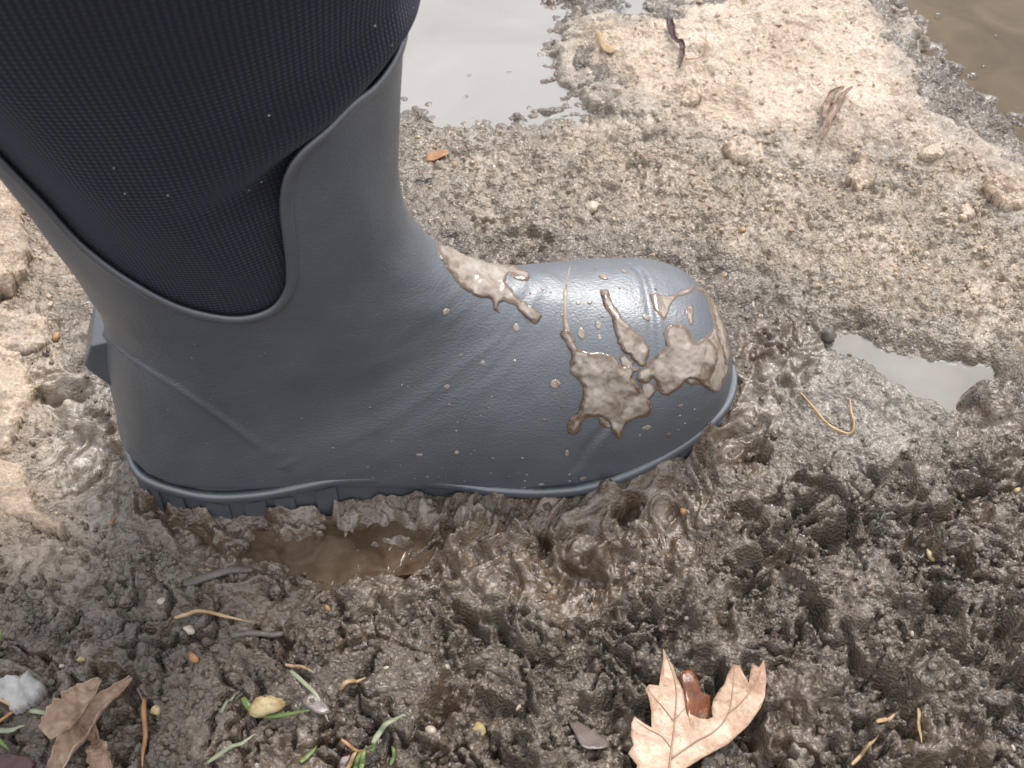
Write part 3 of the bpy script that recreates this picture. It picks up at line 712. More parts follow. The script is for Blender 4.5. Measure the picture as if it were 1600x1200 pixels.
knit = link('knit_shaft', km, M['knit'], boot); knit['label'] = 'navy ribbed knit shaft bulging over the rubber collar'
KNIT_BV = BVHTree.FromPolygons([tuple(p) for p in VK2.reshape(-1, 3).tolist()], grid_faces(NTK, NPK, True).tolist())

# sole: sidewall, welt strip and tread lugs
oc = SOLEC; n = len(oc); nn = np.roll(oc, -1, 0)-np.roll(oc, 1, 0); nn = np.column_stack([nn[:, 1], -nn[:, 0]]); nn /= np.linalg.norm(nn, axis=1)[:, None]
if (nn*oc).sum() < 0 and ((oc+nn*.01-oc.mean(0))**2).sum() < ((oc-oc.mean(0))**2).sum(): nn = -nn
if ((oc+nn*.01-oc.mean(0))**2).sum() < ((oc-oc.mean(0))**2).sum(): nn = -nn
zt = np.interp(oc[:, 0], [-.064,-.047,-.036,-.022,.008,.035,.058,.082,.105,.126,.147,.162,.177,.193,.21,.232], [.0145,.014,.0145,.015,.0157,.0187,.018,.0125,.007,.0055,.007,.0095,.0135,.019,.0235,.0225])
def band(offs, dz, close=True):
    v = np.stack([b2w(oc[:, 0]+nn[:, 0]*a, oc[:, 1]+nn[:, 1]*a, zt+b_) for a, b_ in zip(offs, dz)], 0).reshape(-1, 3)
    f = grid_faces(len(offs), n, True).tolist()
    if close: f += [tuple(range(n)), tuple(range((len(offs)-1)*n, len(offs)*n))[::-1]]
    return v, [tuple(q) for q in f]
def bandz(offs, zs):
    v = np.stack([b2w(oc[:, 0]+nn[:, 0]*a, oc[:, 1]+nn[:, 1]*a, np.minimum(b_, zt-.002) if k else zt-.002) for k, (a, b_) in enumerate(zip(offs, zs))], 0).reshape(-1, 3)
    return v, [tuple(q) for q in grid_faces(len(offs), n, True).tolist()]+[tuple(range(n)), tuple(range((len(offs)-1)*n, len(offs)*n))[::-1]]
v, f = bandz([.0003, .0003, -.004], [0, -.006, -.010])
sole = link('sole', mesh_np('sole', v, f, False), M['rim'], boot)
v, f = band([-.002, .0012, .0021, .0023, .0016, -.001], [.0024, .0025, .0015, -.0015, -.0026, -.0027])
link('welt_strip', mesh_np('welt_strip', v, f), M['rim'], sole)
# lugs every ~17 mm round the edge, wedge shaped
per = np.r_[0, np.cumsum(np.linalg.norm(np.diff(np.vstack([oc, oc[:1]]), axis=0), axis=1))]
kk = 0; d0 = 0.0
while d0 < per[-1]-.012:
    i0, i1 = np.searchsorted(per, d0), np.searchsorted(per, d0+.0125+.003*math.sin(kk*2.1))
    ids = [(i0+j) % n for j in range(max(2, i1-i0))]
    s0, s1 = ids[0], ids[-1]; mid = oc[s0][0]
    if not (.030 < mid < .078):
        sh = .25 if kk % 2 else -.25
        P = []
        for i, zz in ((s0, 'b'), (s1, 'b'), (s1, 't'), (s0, 't')):
            a_ = oc[i]+nn[i]*(.0022 if zz == 'b' else .0014)
            zq = -.010 if zz == 'b' else zt[i]-.0032-(.002 if (i == s0) == (kk % 2 == 0) else 0)
            P.append(b2w(a_[0], a_[1], zq))
            a2 = oc[i]-nn[i]*.004; P.append(b2w(a2[0], a2[1], zq))
        P = np.array(P); fcs = [(0,2,4,6),(1,7,5,3),(0,1,3,2),(2,3,5,4),(4,5,7,6),(6,7,1,0)]
        link('tread_lug', mesh_np('tread_lug', P, fcs, False), M['rim'], sole)
    d0 += .0175+.002*math.sin(kk*1.3); kk += 1
# kick-off tab at the back of the heel
tabp = []
for (s_, zz, hw) in ((-.048,.099,.013),(-.0575,.0970,.013),(-.0640,.0835,.0115),(-.0632,.0800,.0115),(-.054,.066,.013),(-.046,.070,.013)):
    tabp.append((s_, zz, hw))
P = np.array([b2w(s_, -hw, zz) for s_, zz, hw in tabp]+[b2w(s_, hw, zz) for s_, zz, hw in tabp]); k = len(tabp)
fcs = [tuple(range(k)), tuple(range(2*k-1, k-1, -1))]+[(i, k+i, k+(i+1) % k, (i+1) % k) for i in range(k)]
tb = link('heel_tab', mesh_np('heel_tab', P, fcs, False), M['rim'], boot)
bv = tb.modifiers.new('bevel', 'BEVEL'); bv.width = .0012; bv.segments = 3

# mud thrown on the boot
SPLAT_K = .5
def splat(poly, h, seed, st=1.4, rim=9., name='mud_splatter', lump_=.5):
    P = spline(np.array(poly, float), len(poly)*7, True); lo, hi = P.min(0)-4, P.max(0)+4
    xs, ys = np.arange(lo[0], hi[0], st), np.arange(lo[1], hi[1], st); x, y = np.meshgrid(xs, ys)
    s = sdf(P, x, y)+2.2*fbm(x/14, y/14, seed, 3)
    e = np.clip((s+1)/rim, 0, 1); th = -.0004+SPLAT_K*h*np.sqrt(e*(2-e))*(.55+lump_*fbm(x/34, y/34, seed+4, 3)+.10*fbm(x/12, y/12, seed+9, 2))+.0004*(e > 0)
    th = np.where(s > 0, np.maximum(th, .00025), th)
    v = np.full(x.shape+(3,), np.nan)
    for i in range(x.shape[0]):
        for j in range(x.shape[1]):
            if s[i, j] < -3: continue
            r = hit(SHELL_BV, x[i, j], y[i, j])
            if r[0] is None: continue
            nr = np.array(r[1]); nr = nr if nr@ray(x[i, j], y[i, j]) < 0 else -nr
            v[i, j] = np.array(r[0])+nr*th[i, j]
    ok = (~np.isnan(v[..., 0])) & (s > -2.5)
    f = grid_faces(len(ys), len(xs)); f = f[ok.ravel()[f].all(1)]
    used = np.unique(f); rm = -np.ones(x.size, int); rm[used] = np.arange(len(used))
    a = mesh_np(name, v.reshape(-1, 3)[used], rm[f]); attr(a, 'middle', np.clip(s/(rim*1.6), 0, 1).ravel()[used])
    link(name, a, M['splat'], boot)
def strip(pts, wid):
    p = spline(np.array(pts, float), 24); w = np.interp(np.linspace(0, 1, 24), np.linspace(0, 1, len(wid)), wid)
    t = np.gradient(p, axis=0); t /= np.linalg.norm(t, axis=1)[:, None]; nrm = np.column_stack([-t[:, 1], t[:, 0]])
    return np.vstack([p+nrm*w[:, None], (p-nrm*w[:, None])[::-1]])[::2]
splat([(886,515),(896,528),(905,545),(925,552),(945,553),(962,562),(972,575),(985,572),(992,580),(985,590),(995,600),(1005,615),(1016,632),(1012,648),(990,655),(976,664),(970,684),(958,678),(952,662),(945,654),(925,650),(912,655),(905,672),(893,677),(886,670),(892,655),(905,640),(910,622),(912,605),(900,590),(890,575),(894,555),(884,535),(878,520)], .0042, 1)
splat([(1003,575),(1018,562),(1030,552),(1040,540),(1038,520),(1050,507),(1068,508),(1080,522),(1085,535),(1105,530),(1118,545),(1120,562),(1112,580),(1108,598),(1116,610),(1104,608),(1090,595),(1078,592),(1066,602),(1052,612),(1040,618),(1028,608),(1022,592),(1008,598),(995,590)], .0034, 2)
splat(strip([(944,452),(948,470),(960,490),(970,510),(985,535),(998,548),(1000,572)], [5, 6, 6, 10, 18, 16, 7]), .0034, 3, rim=7)
splat([(683,373),(700,385),(740,390),(780,403),(808,418),(826,428),(824,438),(808,436),(795,428),(790,440),(800,455),(815,470),(838,485),(846,494),(838,504),(822,496),(806,478),(786,470),(776,478),(782,490),(774,484),(768,468),(745,462),(722,448),(705,428),(690,405)], .0028, 4, rim=8)
splat([(1015,460),(1035,462),(1052,460),(1070,452),(1085,448),(1075,458),(1052,468),(1046,482),(1038,500),(1030,492),(1022,478)], .0005, 5, rim=5)
splat([(1074,480),(1080,478),(1083,500),(1078,508),(1072,492)], .0005, 6, rim=4)
splat([(1085,415),(1098,425),(1108,440),(1120,460),(1126,490),(1135,520),(1140,552),(1134,570),(1126,545),(1118,520),(1112,490),(1104,462),(1088,450),(1100,448),(1098,438)], .0016, 7, rim=7)
splat([(1060,560),(1085,545),(1110,520),(1125,500),(1136,530),(1140,560),(1134,590),(1120,612),(1105,606),(1090,600),(1072,598)], .0006, 21, rim=6)
splat([(935,655),(952,648),(968,650),(962,664),(948,668)], .0016, 22, rim=6)
splat([(1003,600),(1018,596),(1024,610),(1014,625),(1004,618)], .0010, 23, rim=5)
splat([(968,560),(978,552),(984,562),(996,560),(990,570),(998,578),(980,580)], .0014, 24, rim=4)
th_ = spline(np.array([(893,404),(889,425),(884,452),(883,480),(883,500),(886,520)], float), 40)
pth = []
for p in th_:
    r = hit(SHELL_BV, *p)
    if r[0] is not None: pth.append(np.array(r[0])+np.array(r[1])*.0006)
v, f = tube(pth, np.interp(np.linspace(0, 1, len(pth)), [0, .35, .42, .5, 1], [.0006, .0008, .0014, .0009, .0016]), 8)
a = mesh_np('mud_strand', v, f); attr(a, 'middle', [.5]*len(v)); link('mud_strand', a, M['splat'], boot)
DROPS = [(868,600,8.5),(697,487,6),(806,512,6,),(908,521,8),(943,433,7),(922,472,4),(935,508,6),(937,527,4),(754,567,4),(698,604,4.5),(804,564,3),(720,556,2.5),(655,711,4.5),(714,707,4),(886,708,5),(911,748,5.5),(1010,668,6),(1045,680,5),(1010,496,6),(975,424,5),(904,473,4),
         (941,494,3),(816,716,3),(850,656,2.5),(763,638,2.5),(768,620,2),(702,632,2.5),(628,602,2.5),(637,604,2),(578,637,2.5),(686,625,2),(752,650,2),(713,673,2),(715,660,2),(1063,634,4),(1062,650,3),(878,636,2.5),(770,716,2.5),(846,757,4),(823,742,2.5),(820,752,3),(820,762,3),(795,745,2),(726,752,2),(728,762,2.2),(773,765,2.2),(890,742,3),(890,752,3),(738,792,5),(1024,452,3),(870,487,2.5),(878,492,3),(848,452,3),(860,457,2.5),(828,458,2.5),(930,420,2.5),(968,450,2.5),(1000,680,2.5),(1070,662,2.5),(1085,640,2.5),(520,700,2),(612,690,2),(575,730,2),(668,745,2.2),(1060,672,2),(1090,655,2),(300,560,2),(235,600,1.8),(262,640,1.8)]
def droplet(px, py, r, k):
    q = hit(SHELL_BV, px, py)
    if q[0] is None: return
    nr = Vector(q[1]); rr = r*(Vector(CAM)-q[0]).length/CAM_F
    bm = bmesh.new(); bmesh.ops.create_icosphere(bm, subdivisions=2 if r > 3 else 1, radius=1)
    el = 1+.25*math.sin(k*1.7)*(r > 3)
    for vv_ in bm.verts:
        w_ = 1+.12*math.sin(vv_.co.x*3+k)+.08*math.cos(vv_.co.y*4+k*2)
        vv_.co = Vector((vv_.co.x*el*w_, vv_.co.y*w_/el, max(vv_.co.z, -.3)*.62))*rr
    rot = nr.to_track_quat('Z', 'Y').to_matrix().to_4x4()
    bm.transform(Matrix.Translation(q[0]) @ rot)
    a = bpy.data.meshes.new('mud_droplet'); bm.to_mesh(a); bm.free()
    a.polygons.foreach_set('use_smooth', [True]*len(a.polygons))
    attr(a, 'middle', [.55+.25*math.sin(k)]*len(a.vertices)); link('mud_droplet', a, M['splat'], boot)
for k, d in enumerate(DROPS): droplet(d[0], d[1], d[2], k)
# fine spray, too small to count: one part
vs_, fs_ = [], []
for k in range(150):
    px, py = (random.uniform(560, 1120), random.uniform(690, 775)) if k < 60 else ((random.uniform(860, 1040), random.uniform(415, 540)) if k < 95 else (random.uniform(200, 1000), random.uniform(520, 760)))
    q = hit(SHELL_BV, px, py)
    if q[0] is None: continue
    r = random.uniform(.0002, .00055); nr = Vector(q[1]); m = nr.to_track_quat('Z', 'Y').to_matrix()
    b0 = len(vs_); ring_ = [m @ Vector((math.cos(a)*r, math.sin(a)*r, -.0001)) for a in np.linspace(0, 2*math.pi, 7)[:-1]]
    vs_ += [tuple(q[0]+p) for p in ring_]+[tuple(q[0]+nr*r*.7)]
    fs_ += [(b0+i, b0+(i+1) % 6, b0+6) for i in range(6)]
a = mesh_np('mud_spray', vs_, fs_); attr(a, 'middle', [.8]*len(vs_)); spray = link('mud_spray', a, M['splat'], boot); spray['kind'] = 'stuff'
vs_, fs_ = [], []
for px, py in [(420,180),(195,302),(262,305),(388,297),(408,284),(645,12),(612,70),(615,110),(150,408),(178,262),(402,468),(336,464),(560,172),(585,40),(520,266),(505,302)]:
    q = hit(KNIT_BV, px, py); 
    if q[0] is None: continue
    r = random.uniform(.0002, .0004); nr = Vector(q[1]); nr = nr if nr.dot(Vector(ray(px, py))) < 0 else -nr
    m = nr.to_track_quat('Z', 'Y').to_matrix(); b0 = len(vs_)
    vs_ += [tuple(q[0]+nr*.0002+m @ Vector((math.cos(a)*r*random.uniform(.5, 1.4), math.sin(a)*r, 0))) for a in np.linspace(0, 2*math.pi, 6)[:-1]]+[tuple(q[0]+nr*r)]
    fs_ += [(b0+i, b0+(i+1) % 5, b0+5) for i in range(5)]
lint = link('lint_speck', mesh_np('lint_speck', vs_, fs_), M['lint'], boot); lint['kind'] = 'stuff'

# ------------------------------------------------------------------ leaves
def sheet(name, poly, zfun, mat, parent=None, th=.0004, st=.0022, smooth_n=3, base=None):
    P = gpoly(poly)
    if smooth_n > 1: P = spline(P, len(P)*smooth_n, True)
    lo, hi = P.min(0), P.max(0)
    xs, ys = np.arange(lo[0], hi[0], st), np.arange(lo[1], hi[1], st); x, y = np.meshgrid(xs, ys)
    x = x+RNG.uniform(-.3, .3, x.shape)*st; y = y+RNG.uniform(-.3, .3, y.shape)*st
    k = sdf(P, x, y) > st*.5; pts = np.vstack([P, np.column_stack([x[k], y[k]])]); m = len(P)
    vo, _, fo, *_ = delaunay_2d_cdt([Vector(p) for p in pts], [(i, (i+1) % m) for i in range(m)], [], 1, 1e-7)
    q = np.array([tuple(p) for p in vo]); z = zfun(q[:, 0], q[:, 1])
    a = mesh_np(name, np.column_stack([q, z]), [tuple(f_) for f_ in fo])
    ob = link(name, a, mat, parent, base)
    mo = ob.modifiers.new('thick', 'SOLIDIFY'); mo.thickness = th; mo.offset = 0
    return ob
def smooth_ground(poly, r=.02):
    P = gpoly(poly); xs = np.linspace(P[:, 0].min(), P[:, 0].max(), 14); ys = np.linspace(max(P[:, 1].min(), -.229), P[:, 1].max(), 14)
    x, y = np.meshgrid(xs, ys); z = surf_z(x.ravel(), y.ravel())
    A = np.column_stack([np.ones(x.size), x.ravel(), y.ravel()]); c = np.linalg.lstsq(A, z, rcond=None)[0]; r_ = z-A @ c
    return lambda px, py: c[0]+c[1]*px+c[2]*py+np.percentile(r_, 80)
LEAF = [(1031,1040),(1037,1052),(1046,1066),(1053,1086),(1066,1104),(1073,1122),(1072,1138),(1086,1146),(1099,1147),(1107,1144),(1105,1130),(1108,1118),(1116,1106),(1123,1099),(1128,1084),(1137,1068),(1146,1072),(1152,1086),(1160,1098),(1162,1082),(1164,1071),(1175,1077),(1182,1065),(1186,1094),(1184,1120),(1178,1136),(1160,1160),(1131,1183),(1092,1203),(1062,1222),(1044,1250),(1010,1262),(986,1240),(992,1216),(978,1198),(986,1185),(982,1170),(983,1152),(988,1143),(1002,1152),(1014,1158),(1013,1132),(1010,1112),(1004,1099),(1010,1093),(1025,1095),(1028,1072),(1031,1058)]
gz = smooth_ground(LEAF)
lc = onz(1080, 1150); fold0, fold1 = onz(1040, 1205)[:2], onz(1128, 1120)[:2]
def leaf_z(x, y):
    r = np.hypot(x-onz(1045, 1200)[0], y-onz(1045, 1200)[1])
    edge = onz(1188, 1100)[0]
    curl = .010*sstep(-.012, .045, (x-onz(1095, 1150)[0]))
    return gz(x, y)+.0055+curl+.0016*perlin(x/.016, y/.016, 301)+.0007*perlin(x/.006, y/.006, 302)+.05*np.clip(r-.03, 0, 1)**1.4
leaf = thing('maple_leaf', 'pale tan dead maple leaf with pointed lobes at the bottom edge', 'leaf', tuple(onz(1080, 1160)[:2])+(float(gz(*onz(1080, 1160)[:2])),))
blade = sheet('blade', LEAF, leaf_z, M['leaf'], leaf, smooth_n=1, st=.0016)
def vein(pxs, r0, r1, par, zf=leaf_z, mat='vein', up=.0004):
    p = spline(gpoly(pxs), 26); z = zf(p[:, 0], p[:, 1])+up
    v, f = tube(np.column_stack([p, z]), np.linspace(r0, r1, 26)*.75, 6, .8)
    link('vein', mesh_np('vein', v, f), M[mat], par)
vein([(1040,1225),(1046,1180),(1050,1140),(1051,1100),(1040,1062),(1032,1042)], .0006, .0002, blade)
vein([(1046,1190),(1030,1172),(1008,1160),(990,1150)], .0004, .00015, blade)
vein([(1049,1150),(1034,1132),(1020,1115),(1008,1098)], .00035, .00015, blade)
vein([(1050,1145),(1060,1134),(1070,1122)], .0003, .00012, blade)
vein([(1044,1205),(1080,1180),(1110,1165),(1130,1140),(1136,1105),(1138,1072)], .0006, .00018, blade)
vein([(1130,1140),(1150,1125),(1172,1095),(1180,1070)], .0004, .00015, blade)
stem_p = np.column_stack([gpoly([(1040,1222),(1036,1260),(1028,1300)]), [float(leaf_z(*onz(1040,1222)[:2])), .012, .008]])
v, f = tube(spline(stem_p, 14), .0009, 8); link('stem', mesh_np('stem', v, f), M['vein'], leaf)
def flat_leaf(name, poly, mat, label, cat='leaf', lift=.0015, wav=.0015, seed=0, fold=None, th=.0004, n=2, group=None):
    g_ = smooth_ground(poly); c = gpoly(poly).mean(0)
    def zf(x, y):
        z = g_(x, y)+lift+wav*perlin(x/.009, y/.009, seed)
        if fold:
            a_, b_ = onz(*fold[0])[:2], onz(*fold[1])[:2]; e = (b_-a_)/np.linalg.norm(b_-a_)
            z = z+fold[2]*np.abs((x-a_[0])*e[1]-(y-a_[1])*e[0])
        return z
    ob = sheet(name, poly, zf, M[mat], None, th, .0013, n); return tag(ob, label, cat, group)
flat_leaf('leaf_scrap', [(1057,1082),(1070,1070),(1078,1074),(1086,1090),(1092,1105),(1104,1106),(1104,1130),(1098,1150),(1072,1150),(1066,1120),(1062,1100)], 'leaf_wet', 'wet orange leaf scrap behind the pale maple leaf', seed=5, lift=.003)
flat_leaf('leaf_scrap', [(886,1128),(905,1135),(925,1150),(946,1165),(948,1180),(925,1185),(908,1182),(898,1160)], 'leaf_grey', 'flat grey wet leaf scrap left of the maple leaf', seed=6, wav=.0006)
def curl_strip(name, pxs, wid, mat, parent, curl=1.1, lift=.003, seed=0, roll=0., n=44, m=15, peak=0.):
    """A dry leaf lobe curled along its length: U-shaped section, ragged edge, wrinkles."""
    p = spline(gpoly(pxs), n); z = surf_z(p[:, 0], np.maximum(p[:, 1], -.229)); z = np.convolve(np.pad(z, 8, 'edge'), np.ones(17)/17, 'valid')
    tt = np.linspace(0, 1, n); z = np.maximum(z, np.median(z)-.001)+lift+peak*np.sin(np.pi*tt)
    w = np.interp(tt, np.linspace(0, 1, len(wid)), wid)*.00034
    d = np.gradient(p, axis=0); d /= np.linalg.norm(d, axis=1)[:, None]; nr = np.column_stack([-d[:, 1], d[:, 0]])
    u = np.linspace(-1, 1, m); U, T = np.meshgrid(u, tt); cu = curl*(1+.4*perlin(T*5, T*0+seed, seed))
    wr = w[:, None]*(1+.22*perlin(T*14, np.sign(U)*3+seed, seed+1)*np.abs(U))
    lat = wr*np.sin(U*cu+roll)/np.maximum(cu, .3); up = wr*(1-np.cos(U*cu+roll))/np.maximum(cu, .3)
    up = up+.0007*perlin(T*9, U*2.5, seed+2)+.00035*perlin(T*25, U*6, seed+3)
    v = np.stack([p[:, 0:1]+nr[:, 0:1]*lat, p[:, 1:2]+nr[:, 1:2]*lat, z[:, None]+up], -1).reshape(-1, 3)
    ob = link(name, mesh_np(name, v, grid_faces(n, m)), M[mat], parent)
    mo = ob.modifiers.new('thick', 'SOLIDIFY'); mo.thickness = .00045; mo.offset = 0
    return ob
def at_ground(px, py):
    p = onz(px, py); return (p[0], p[1], float(surf_z([p[0]], [max(p[1], -.229)])[0]))
lf = thing('dead_leaf', 'crumpled brown curled leaf with two long lobes at the lower left', 'leaf', at_ground(140, 1140))
curl_strip('lobe', [(212,1072),(192,1092),(165,1118),(142,1150),(120,1185),(100,1225)], [5, 13, 17, 22, 24, 14], 'leaf_brown', lf, 1.5, .004, 3, .25)
curl_strip('lobe', [(168,1080),(152,1102),(134,1126),(112,1150),(88,1172)], [3, 14, 20, 22, 12], 'leaf_brown', lf, .9, .006, 4, -.3)
curl_strip('lobe', [(136,1160),(150,1160),(158,1172)], [6, 12, 4], 'leaf_brown', lf, 1.2, .003, 8)
lf = curl_strip('dead_leaf', [(156,1168),(162,1185),(168,1220)], [4, 14, 18], 'leaf_brown', None, 1.2, .003, 5)
tag(lf, 'small brown leaf tip at the bottom edge beside the crumpled leaf', 'leaf')
flat_leaf('dead_leaf', [(0,1205),(20,1192),(45,1196),(70,1215),(40,1240),(0,1235)], 'leaf_dark', 'dark reddish leaf in the bottom left corner', seed=9, lift=.004)
flat_leaf('leaf_scrap', [(532,1190),(548,1178),(556,1182),(545,1200),(560,1222),(530,1225)], 'leaf_dark', 'dark red leaf scrap among grass at the bottom edge', seed=10)
lf = curl_strip('leaf_scrap', [(1041,62),(1045,80),(1050,95),(1060,105),(1061,120),(1058,136)], [8, 9, 5, 7, 6, 1], 'leaf_dark', None, 1.3, .003, 11, .3)
tag(lf, 'dark red leaf scrap standing on the upper slush', 'leaf')
lf = thing('dead_leaf', 'folded brown leaf lying on the slush bank', 'leaf', at_ground(1294, 210))
curl_strip('lobe', [(1322,172),(1308,186),(1296,204),(1286,226),(1276,248)], [3, 8, 9, 8, 3], 'leaf_brown', lf, 1.6, .004, 12, .5)
curl_strip('lobe', [(1310,172),(1294,180),(1285,196),(1280,215)], [2, 7, 8, 3], 'leaf_brown', lf, 1.2, .003, 13, -.4)
flat_leaf('leaf_scrap', [(930,66),(938,72),(946,88),(960,100),(952,104),(938,92)], 'straw', 'thin tan leaf sliver at the puddle edge of the slush', seed=13, wav=.0004)
flat_leaf('leaf_scrap', [(668,252),(684,247),(700,248),(702,254),(688,260),(670,262)], 'straw_orange', 'orange leaf crumb beside the front of the boot shaft', seed=14)
flat_leaf('leaf_scrap', [(476,1110),(490,1098),(505,1106),(520,1122),(505,1128),(488,1122)], 'leaf_grey', 'small muddy leaf scrap right of the yellow pebble', seed=15, wav=.001)

# ------------------------------------------------------------------ straws, grass blades, twigs
def stalk(name, pxs, wpx, mat, label, cat, group=None, flat=.55, lift=.001, arch=0., n=30, taper=True):
    p = spline(gpoly(pxs), n); z = surf_z(p[:, 0], np.maximum(p[:, 1], -.23))
    zp = np.pad(z, 2, 'edge'); z = np.max([zp[i:i+n] for i in range(5)], 0); k = np.ones(9)/9; z = np.convolve(np.pad(z, 4, 'edge'), k, 'valid')
    z = np.maximum(z, np.median(z)-.002)+lift+arch*np.sin(np.linspace(0, np.pi, n))
    r = wpx*.00033*.5*(np.interp(np.linspace(0, 1, n), [0, .15, .7, 1], [.7, 1, .85, .15]) if taper else np.interp(np.linspace(0, 1, n), [0, .1, .9, 1], [.6, 1, .95, .6]))
    v, f = tube(np.column_stack([p, z]), r, 8, flat)
    return tag(link(name, mesh_np(name, v, f), M[mat]), label, cat, group)
G1 = 'straws on the mud'; G2 = 'grass blades in the mud'
stalk('straw', [(278,978),(300,972),(325,974),(360,980),(398,987)], 6, 'straw', 'long pale straw lying over cracked mud left of centre', 'straw', G1, .8, .0025)
stalk('straw', [(232,1105),(232,1140),(229,1170),(227,1210)], 7, 'straw_orange', 'orange upright stem at the lower left bottom edge', 'straw', G1, .8, .003)
stalk('straw', [(222,1090),(230,1108),(234,1122)], 3, 'twig', 'short brown stalk above the orange stem', 'straw', G1, .8, .002)
stalk('straw', [(0,1150),(20,1138),(42,1122)], 5, 'straw_orange', 'orange straw under the ice chunk', 'straw', G1, .8, .003)
stalk('straw', [(5,1106),(24,1116),(48,1124)], 6, 'straw', 'yellow straw against the lower side of the ice chunk', 'straw', G1, .6, .003)
stalk('straw', [(1240,648),(1262,669),(1284,689),(1304,700),(1318,703),(1324,699),(1324,686),(1320,671),(1317,655)], 4.5, 'straw', 'thin straw bent to a V on the smooth mud mound', 'straw', G1, .8, .0015, taper=False, n=60)
stalk('straw', [(1432,1112),(1431,1140),(1430,1178)], 5, 'straw', 'yellow straight straw at the lower right', 'straw', G1, .6, .002)
stalk('straw', [(1328,1200),(1348,1180),(1368,1158)], 5, 'straw', 'slanting straw at the bottom edge, lower right', 'straw', G1, .6, .002)
stalk('straw', [(1360,1146),(1380,1136),(1394,1124)], 6, 'straw', 'stubby pale straw above the slanting one', 'straw', G1, .5, .0015)
stalk('straw', [(534,1090),(548,1082),(574,1070)], 7, 'straw', 'short thick straw right of the green blade', 'straw', G1, .6, .002)
stalk('straw', [(448,1046),(470,1052),(494,1066)], 5, 'straw', 'short brown tipped straw above the yellow pebble', 'straw', G1, .7, .001)
stalk('straw', [(536,1166),(556,1178),(584,1186)], 5, 'straw_orange', 'orange straw across the bottom grass tuft', 'straw', G1, .7, .004)
stalk('straw', [(994,257),(1004,260),(1016,258)], 4, 'straw', 'tiny curved straw on granular slush', 'straw', G1, .7, .001)
stalk('straw', [(1066,128),(1082,127),(1096,120),(1098,106),(1084,90)], 2.6, 'straw_orange', 'thin curled stem beside the dark red leaf scrap', 'straw', G1, .9, .002)
stalk('straw', [(176,826),(179,815),(180,808)], 5, 'straw_orange', 'tiny orange straw end below the heel', 'straw', G1, .7, .002)
stalk('twig', [(366,1006),(395,1003),(425,1001),(445,998)], 9, 'twig', 'muddy grey twig below the long pale straw', 'twig', None, .7, .001, taper=False)
stalk('twig', [(290,922),(320,912),(355,905),(398,898)], 14, 'twig', 'short dark twig pressed in smeared mud', 'twig', None, .5, .0005, taper=False)
stalk('twig', [(652,300),(668,295),(682,293)], 5, 'twig', 'dark splinter beside the boot ankle', 'twig', None, .7, .001)
stalk('grass_blade', [(382,1098),(392,1112),(408,1124),(440,1129),(488,1124)], 10, 'grass', 'bright green blade curving under the yellow pebble', 'grass', G2, .4, .003)
stalk('grass_blade', [(98,1132),(112,1116),(130,1096),(146,1078)], 7, 'grass_pale', 'pale green blade between ice chunk and crumpled leaf', 'grass', G2, .4, .003)
stalk('grass_blade', [(58,1126),(76,1130),(98,1131)], 7, 'grass_pale', 'short pale blade touching the ice chunk', 'grass', G2, .4, .002)
stalk('grass_blade', [(-10,1158),(20,1156),(52,1152)], 8, 'grass_pale', 'horizontal pale blade at the lower left edge', 'grass', G2, .4, .004)
stalk('grass_blade', [(-8,1156),(8,1170),(24,1184)], 7, 'grass', 'green blade slanting down at the lower left edge', 'grass', G2, .4, .003)
stalk('grass_blade', [(-8,1150),(6,1134),(14,1120)], 8, 'grass', 'green blade slanting up under the ice chunk', 'grass', G2, .4, .003)
stalk('grass_blade', [(-6,1050),(4,1022),(13,998)], 7, 'grass', 'lone green blade at the left edge above the ice', 'grass', G2, .4, .003)
stalk('grass_blade', [(330,1204),(356,1186),(380,1172),(402,1156)], 6, 'grass_pale', 'long dull blade across wet mud at the bottom', 'grass', G2, .4, .003)
stalk('grass_blade', [(352,1130),(362,1112),(372,1098)], 4, 'grass_pale', 'short dull blade left of the bright green one', 'grass', G2, .4, .001)
stalk('grass_blade', [(458,1062),(478,1080),(500,1104),(516,1138)], 6, 'grass_pale', 'muddy blade right of the yellow pebble', 'grass', G2, .4, .001)
stalk('grass_blade', [(474,1204),(486,1190),(498,1178)], 6, 'grass', 'short green blade at the bottom, left of the tuft', 'grass', G2, .4, .002)
stalk('grass_blade', [(586,1178),(598,1160),(614,1148),(636,1138)], 8, 'grass_pale', 'pale blade rising from the bottom grass tuft', 'grass', G2, .4, .006)
stalk('grass_blade', [(540,1210),(552,1192),(560,1178)], 6, 'straw', 'yellowed blade in the bottom grass tuft', 'grass', G2, .4, .006)
stalk('grass_blade', [(554,1212),(562,1194),(568,1180)], 7, 'grass', 'leftmost green blade of the bottom tuft', 'grass', G2, .4, .006)
stalk('grass_blade', [(566,1212),(570,1194),(573,1181)], 7, 'grass', 'middle green blade of the bottom tuft', 'grass', G2, .4, .006)
stalk('grass_blade', [(582,1185),(586,1178),(588,1168)], 7, 'grass', 'stubby green sheath at the base of the pale blade', 'grass', G2, .5, .006)
stalk('grass_blade', [(612,1206),(618,1192),(614,1176)], 5, 'grass', 'rightmost green blade of the bottom tuft', 'grass', G2, .4, .003)

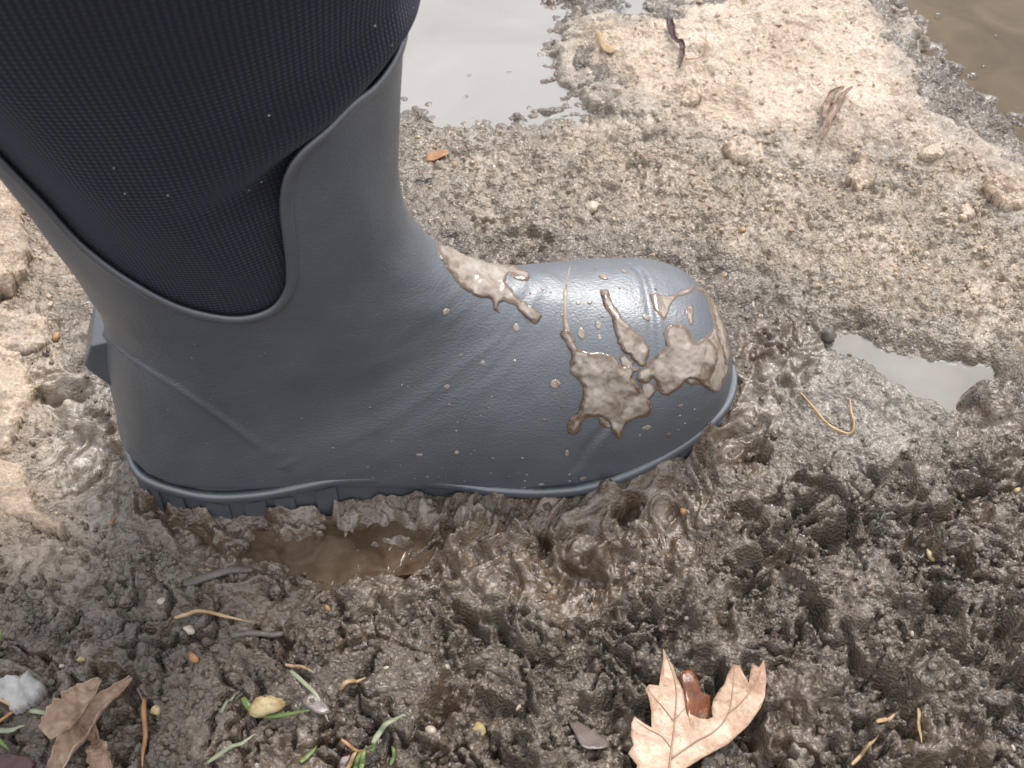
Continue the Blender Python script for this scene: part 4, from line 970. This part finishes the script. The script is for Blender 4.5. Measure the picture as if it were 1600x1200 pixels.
# ------------------------------------------------------------------ pebbles and crumbs
def pebble(px, py, r, mat, label, sx=1., seed=0, cat='pebble', group='pebbles in the mud', sink=.35, name='pebble'):
    p = onz(px, py); z = float(surf_z([p[0]], [max(p[1], -.23)])[0]); rr = r*.00034
    p = onz(px, py, z); z = float(surf_z([p[0]], [max(p[1], -.23)])[0])
    bm = bmesh.new(); bmesh.ops.create_icosphere(bm, subdivisions=3 if r > 8 else 2, radius=1)
    for v_ in bm.verts:
        c = v_.co; w_ = 1+.18*math.sin(c.x*2.3+seed)+.16*math.cos(c.y*3.1+seed*2)+.10*math.sin(c.z*4+c.x*3+seed*.7)+random.uniform(-.09, .09)
        v_.co = Vector((c.x*sx*w_, c.y*w_, c.z*.8*w_))*rr
    bm.transform(Matrix.Translation((p[0], p[1], z+rr*(.8-2*sink*.8+.1))) @ Matrix.Rotation(seed*1.3, 4, 'Z'))
    a = bpy.data.meshes.new(name); bm.to_mesh(a); bm.free(); a.polygons.foreach_set('use_smooth', [True]*len(a.polygons))
    return tag(link(name, a, M[mat]), label, cat, group)
for q in [(417,1104,16,'pebble','yellow speckled pebble cradled by the bright green blade',.95),(297,984,8,'pebble_pale','pale pebble under the long straw',1.),(302,1030,6,'pebble_orange','small orange tan pebble below the long straw',1.2),
          (672,1143,6,'pebble_pale','small cream pebble at the bottom, left of a larger one',1.3),(748,1149,9,'pebble','angular cream pebble near the bottom centre',.8),(704,1153,4,'pebble_pale','tiny cream pebble between two cream pebbles',1.),
          (697,1041,5,'pebble_pale','tiny pale pebble on a clod below the boot arch',1.),(1160,361,6,'pebble_orange','orange pebble on granular slush beyond the toe',1.),(1068,794,5,'pebble_orange','bright orange crumb in wet mud below the toe',1.),
          (605,1040,4,'pebble_pale','tiny tan pebble on the left clods',1.3),(254,943,6,'pebble_pale','whitish pebble stuck in a crack',.8),(512,951,6,'pebble_orange','tan sliver pebble on clods under the arch',.6),(1290,527,12,'twig','rounded mud ball at the small puddle corner',1.),
          (246,1112,6,'pebble','dull yellow pebble beside the orange stem',1.),(1420,1000,3.5,'pebble_pale','tiny pale pebble on the right mud slope',1.),(1075,962,3,'pebble_pale','tiny white grit above the maple leaf tip',1.),
          (1590,768,6,'pebble','yellowish pebble at the right edge',1.),(1455,862,5,'pebble','yellowish sliver pebble in the right cracks',1.8),(1580,1172,4,'pebble_pale','tiny pale pebble in the lower right corner',1.),(925,326,10,'pebble_pale','tan gritty lump on slush behind the toe',1.3),
          (128,1032,5,'pebble','tan chip on mud above the pale blade',.8),(98,1042,4,'pebble_pale','pale chip on mud above the ice chunk',.7),(810,1114,4,'pebble_pale','tiny cream chip near the bottom middle',.6),(88,528,7,'pebble_orange','orange brown crumb left of the heel tab',1.)]:
    ball = 'mud ball' in q[4]
    pebble(*q[:5], sx=q[5], seed=len(q[4])*.37, **(dict(name='mud_ball', cat='mud ball', group=None) if ball else {}))
def bubble(px, py, r, label):
    p = onz(px, py, WLEV); rr = r*.00036
    bm = bmesh.new(); bmesh.ops.create_uvsphere(bm, u_segments=20, v_segments=12, radius=rr)
    bmesh.ops.delete(bm, geom=[v_ for v_ in bm.verts if v_.co.z < -rr*.3], context='VERTS')
    bm.transform(Matrix.Translation((p[0], p[1], WLEV)))
    a = bpy.data.meshes.new('water_bubble'); bm.to_mesh(a); bm.free(); a.polygons.foreach_set('use_smooth', [True]*len(a.polygons))
    tag(link('water_bubble', a, M['bubble']), label, 'bubble', 'bubbles on the puddles')
for q in [(967,18,13,'large bubble at the top edge between puddle and slush'),(1465,26,7,'bubble on the brown puddle near the top'),(1425,546,6,'bubble on the small grey puddle'),(1520,120,8,'pale bubble on the brown puddle near the slush'),
          (1536,105,4,'tiny bubble beside the pale bubble on brown water'),(733,118,4,'small bubble on the pale puddle'),(728,151,4,'small bubble near the near shore of the pale puddle'),(795,112,4,'small bubble right of middle on the pale puddle'),(1556,58,4,'tiny bubble at the right of the brown puddle')]:
    bubble(*q)
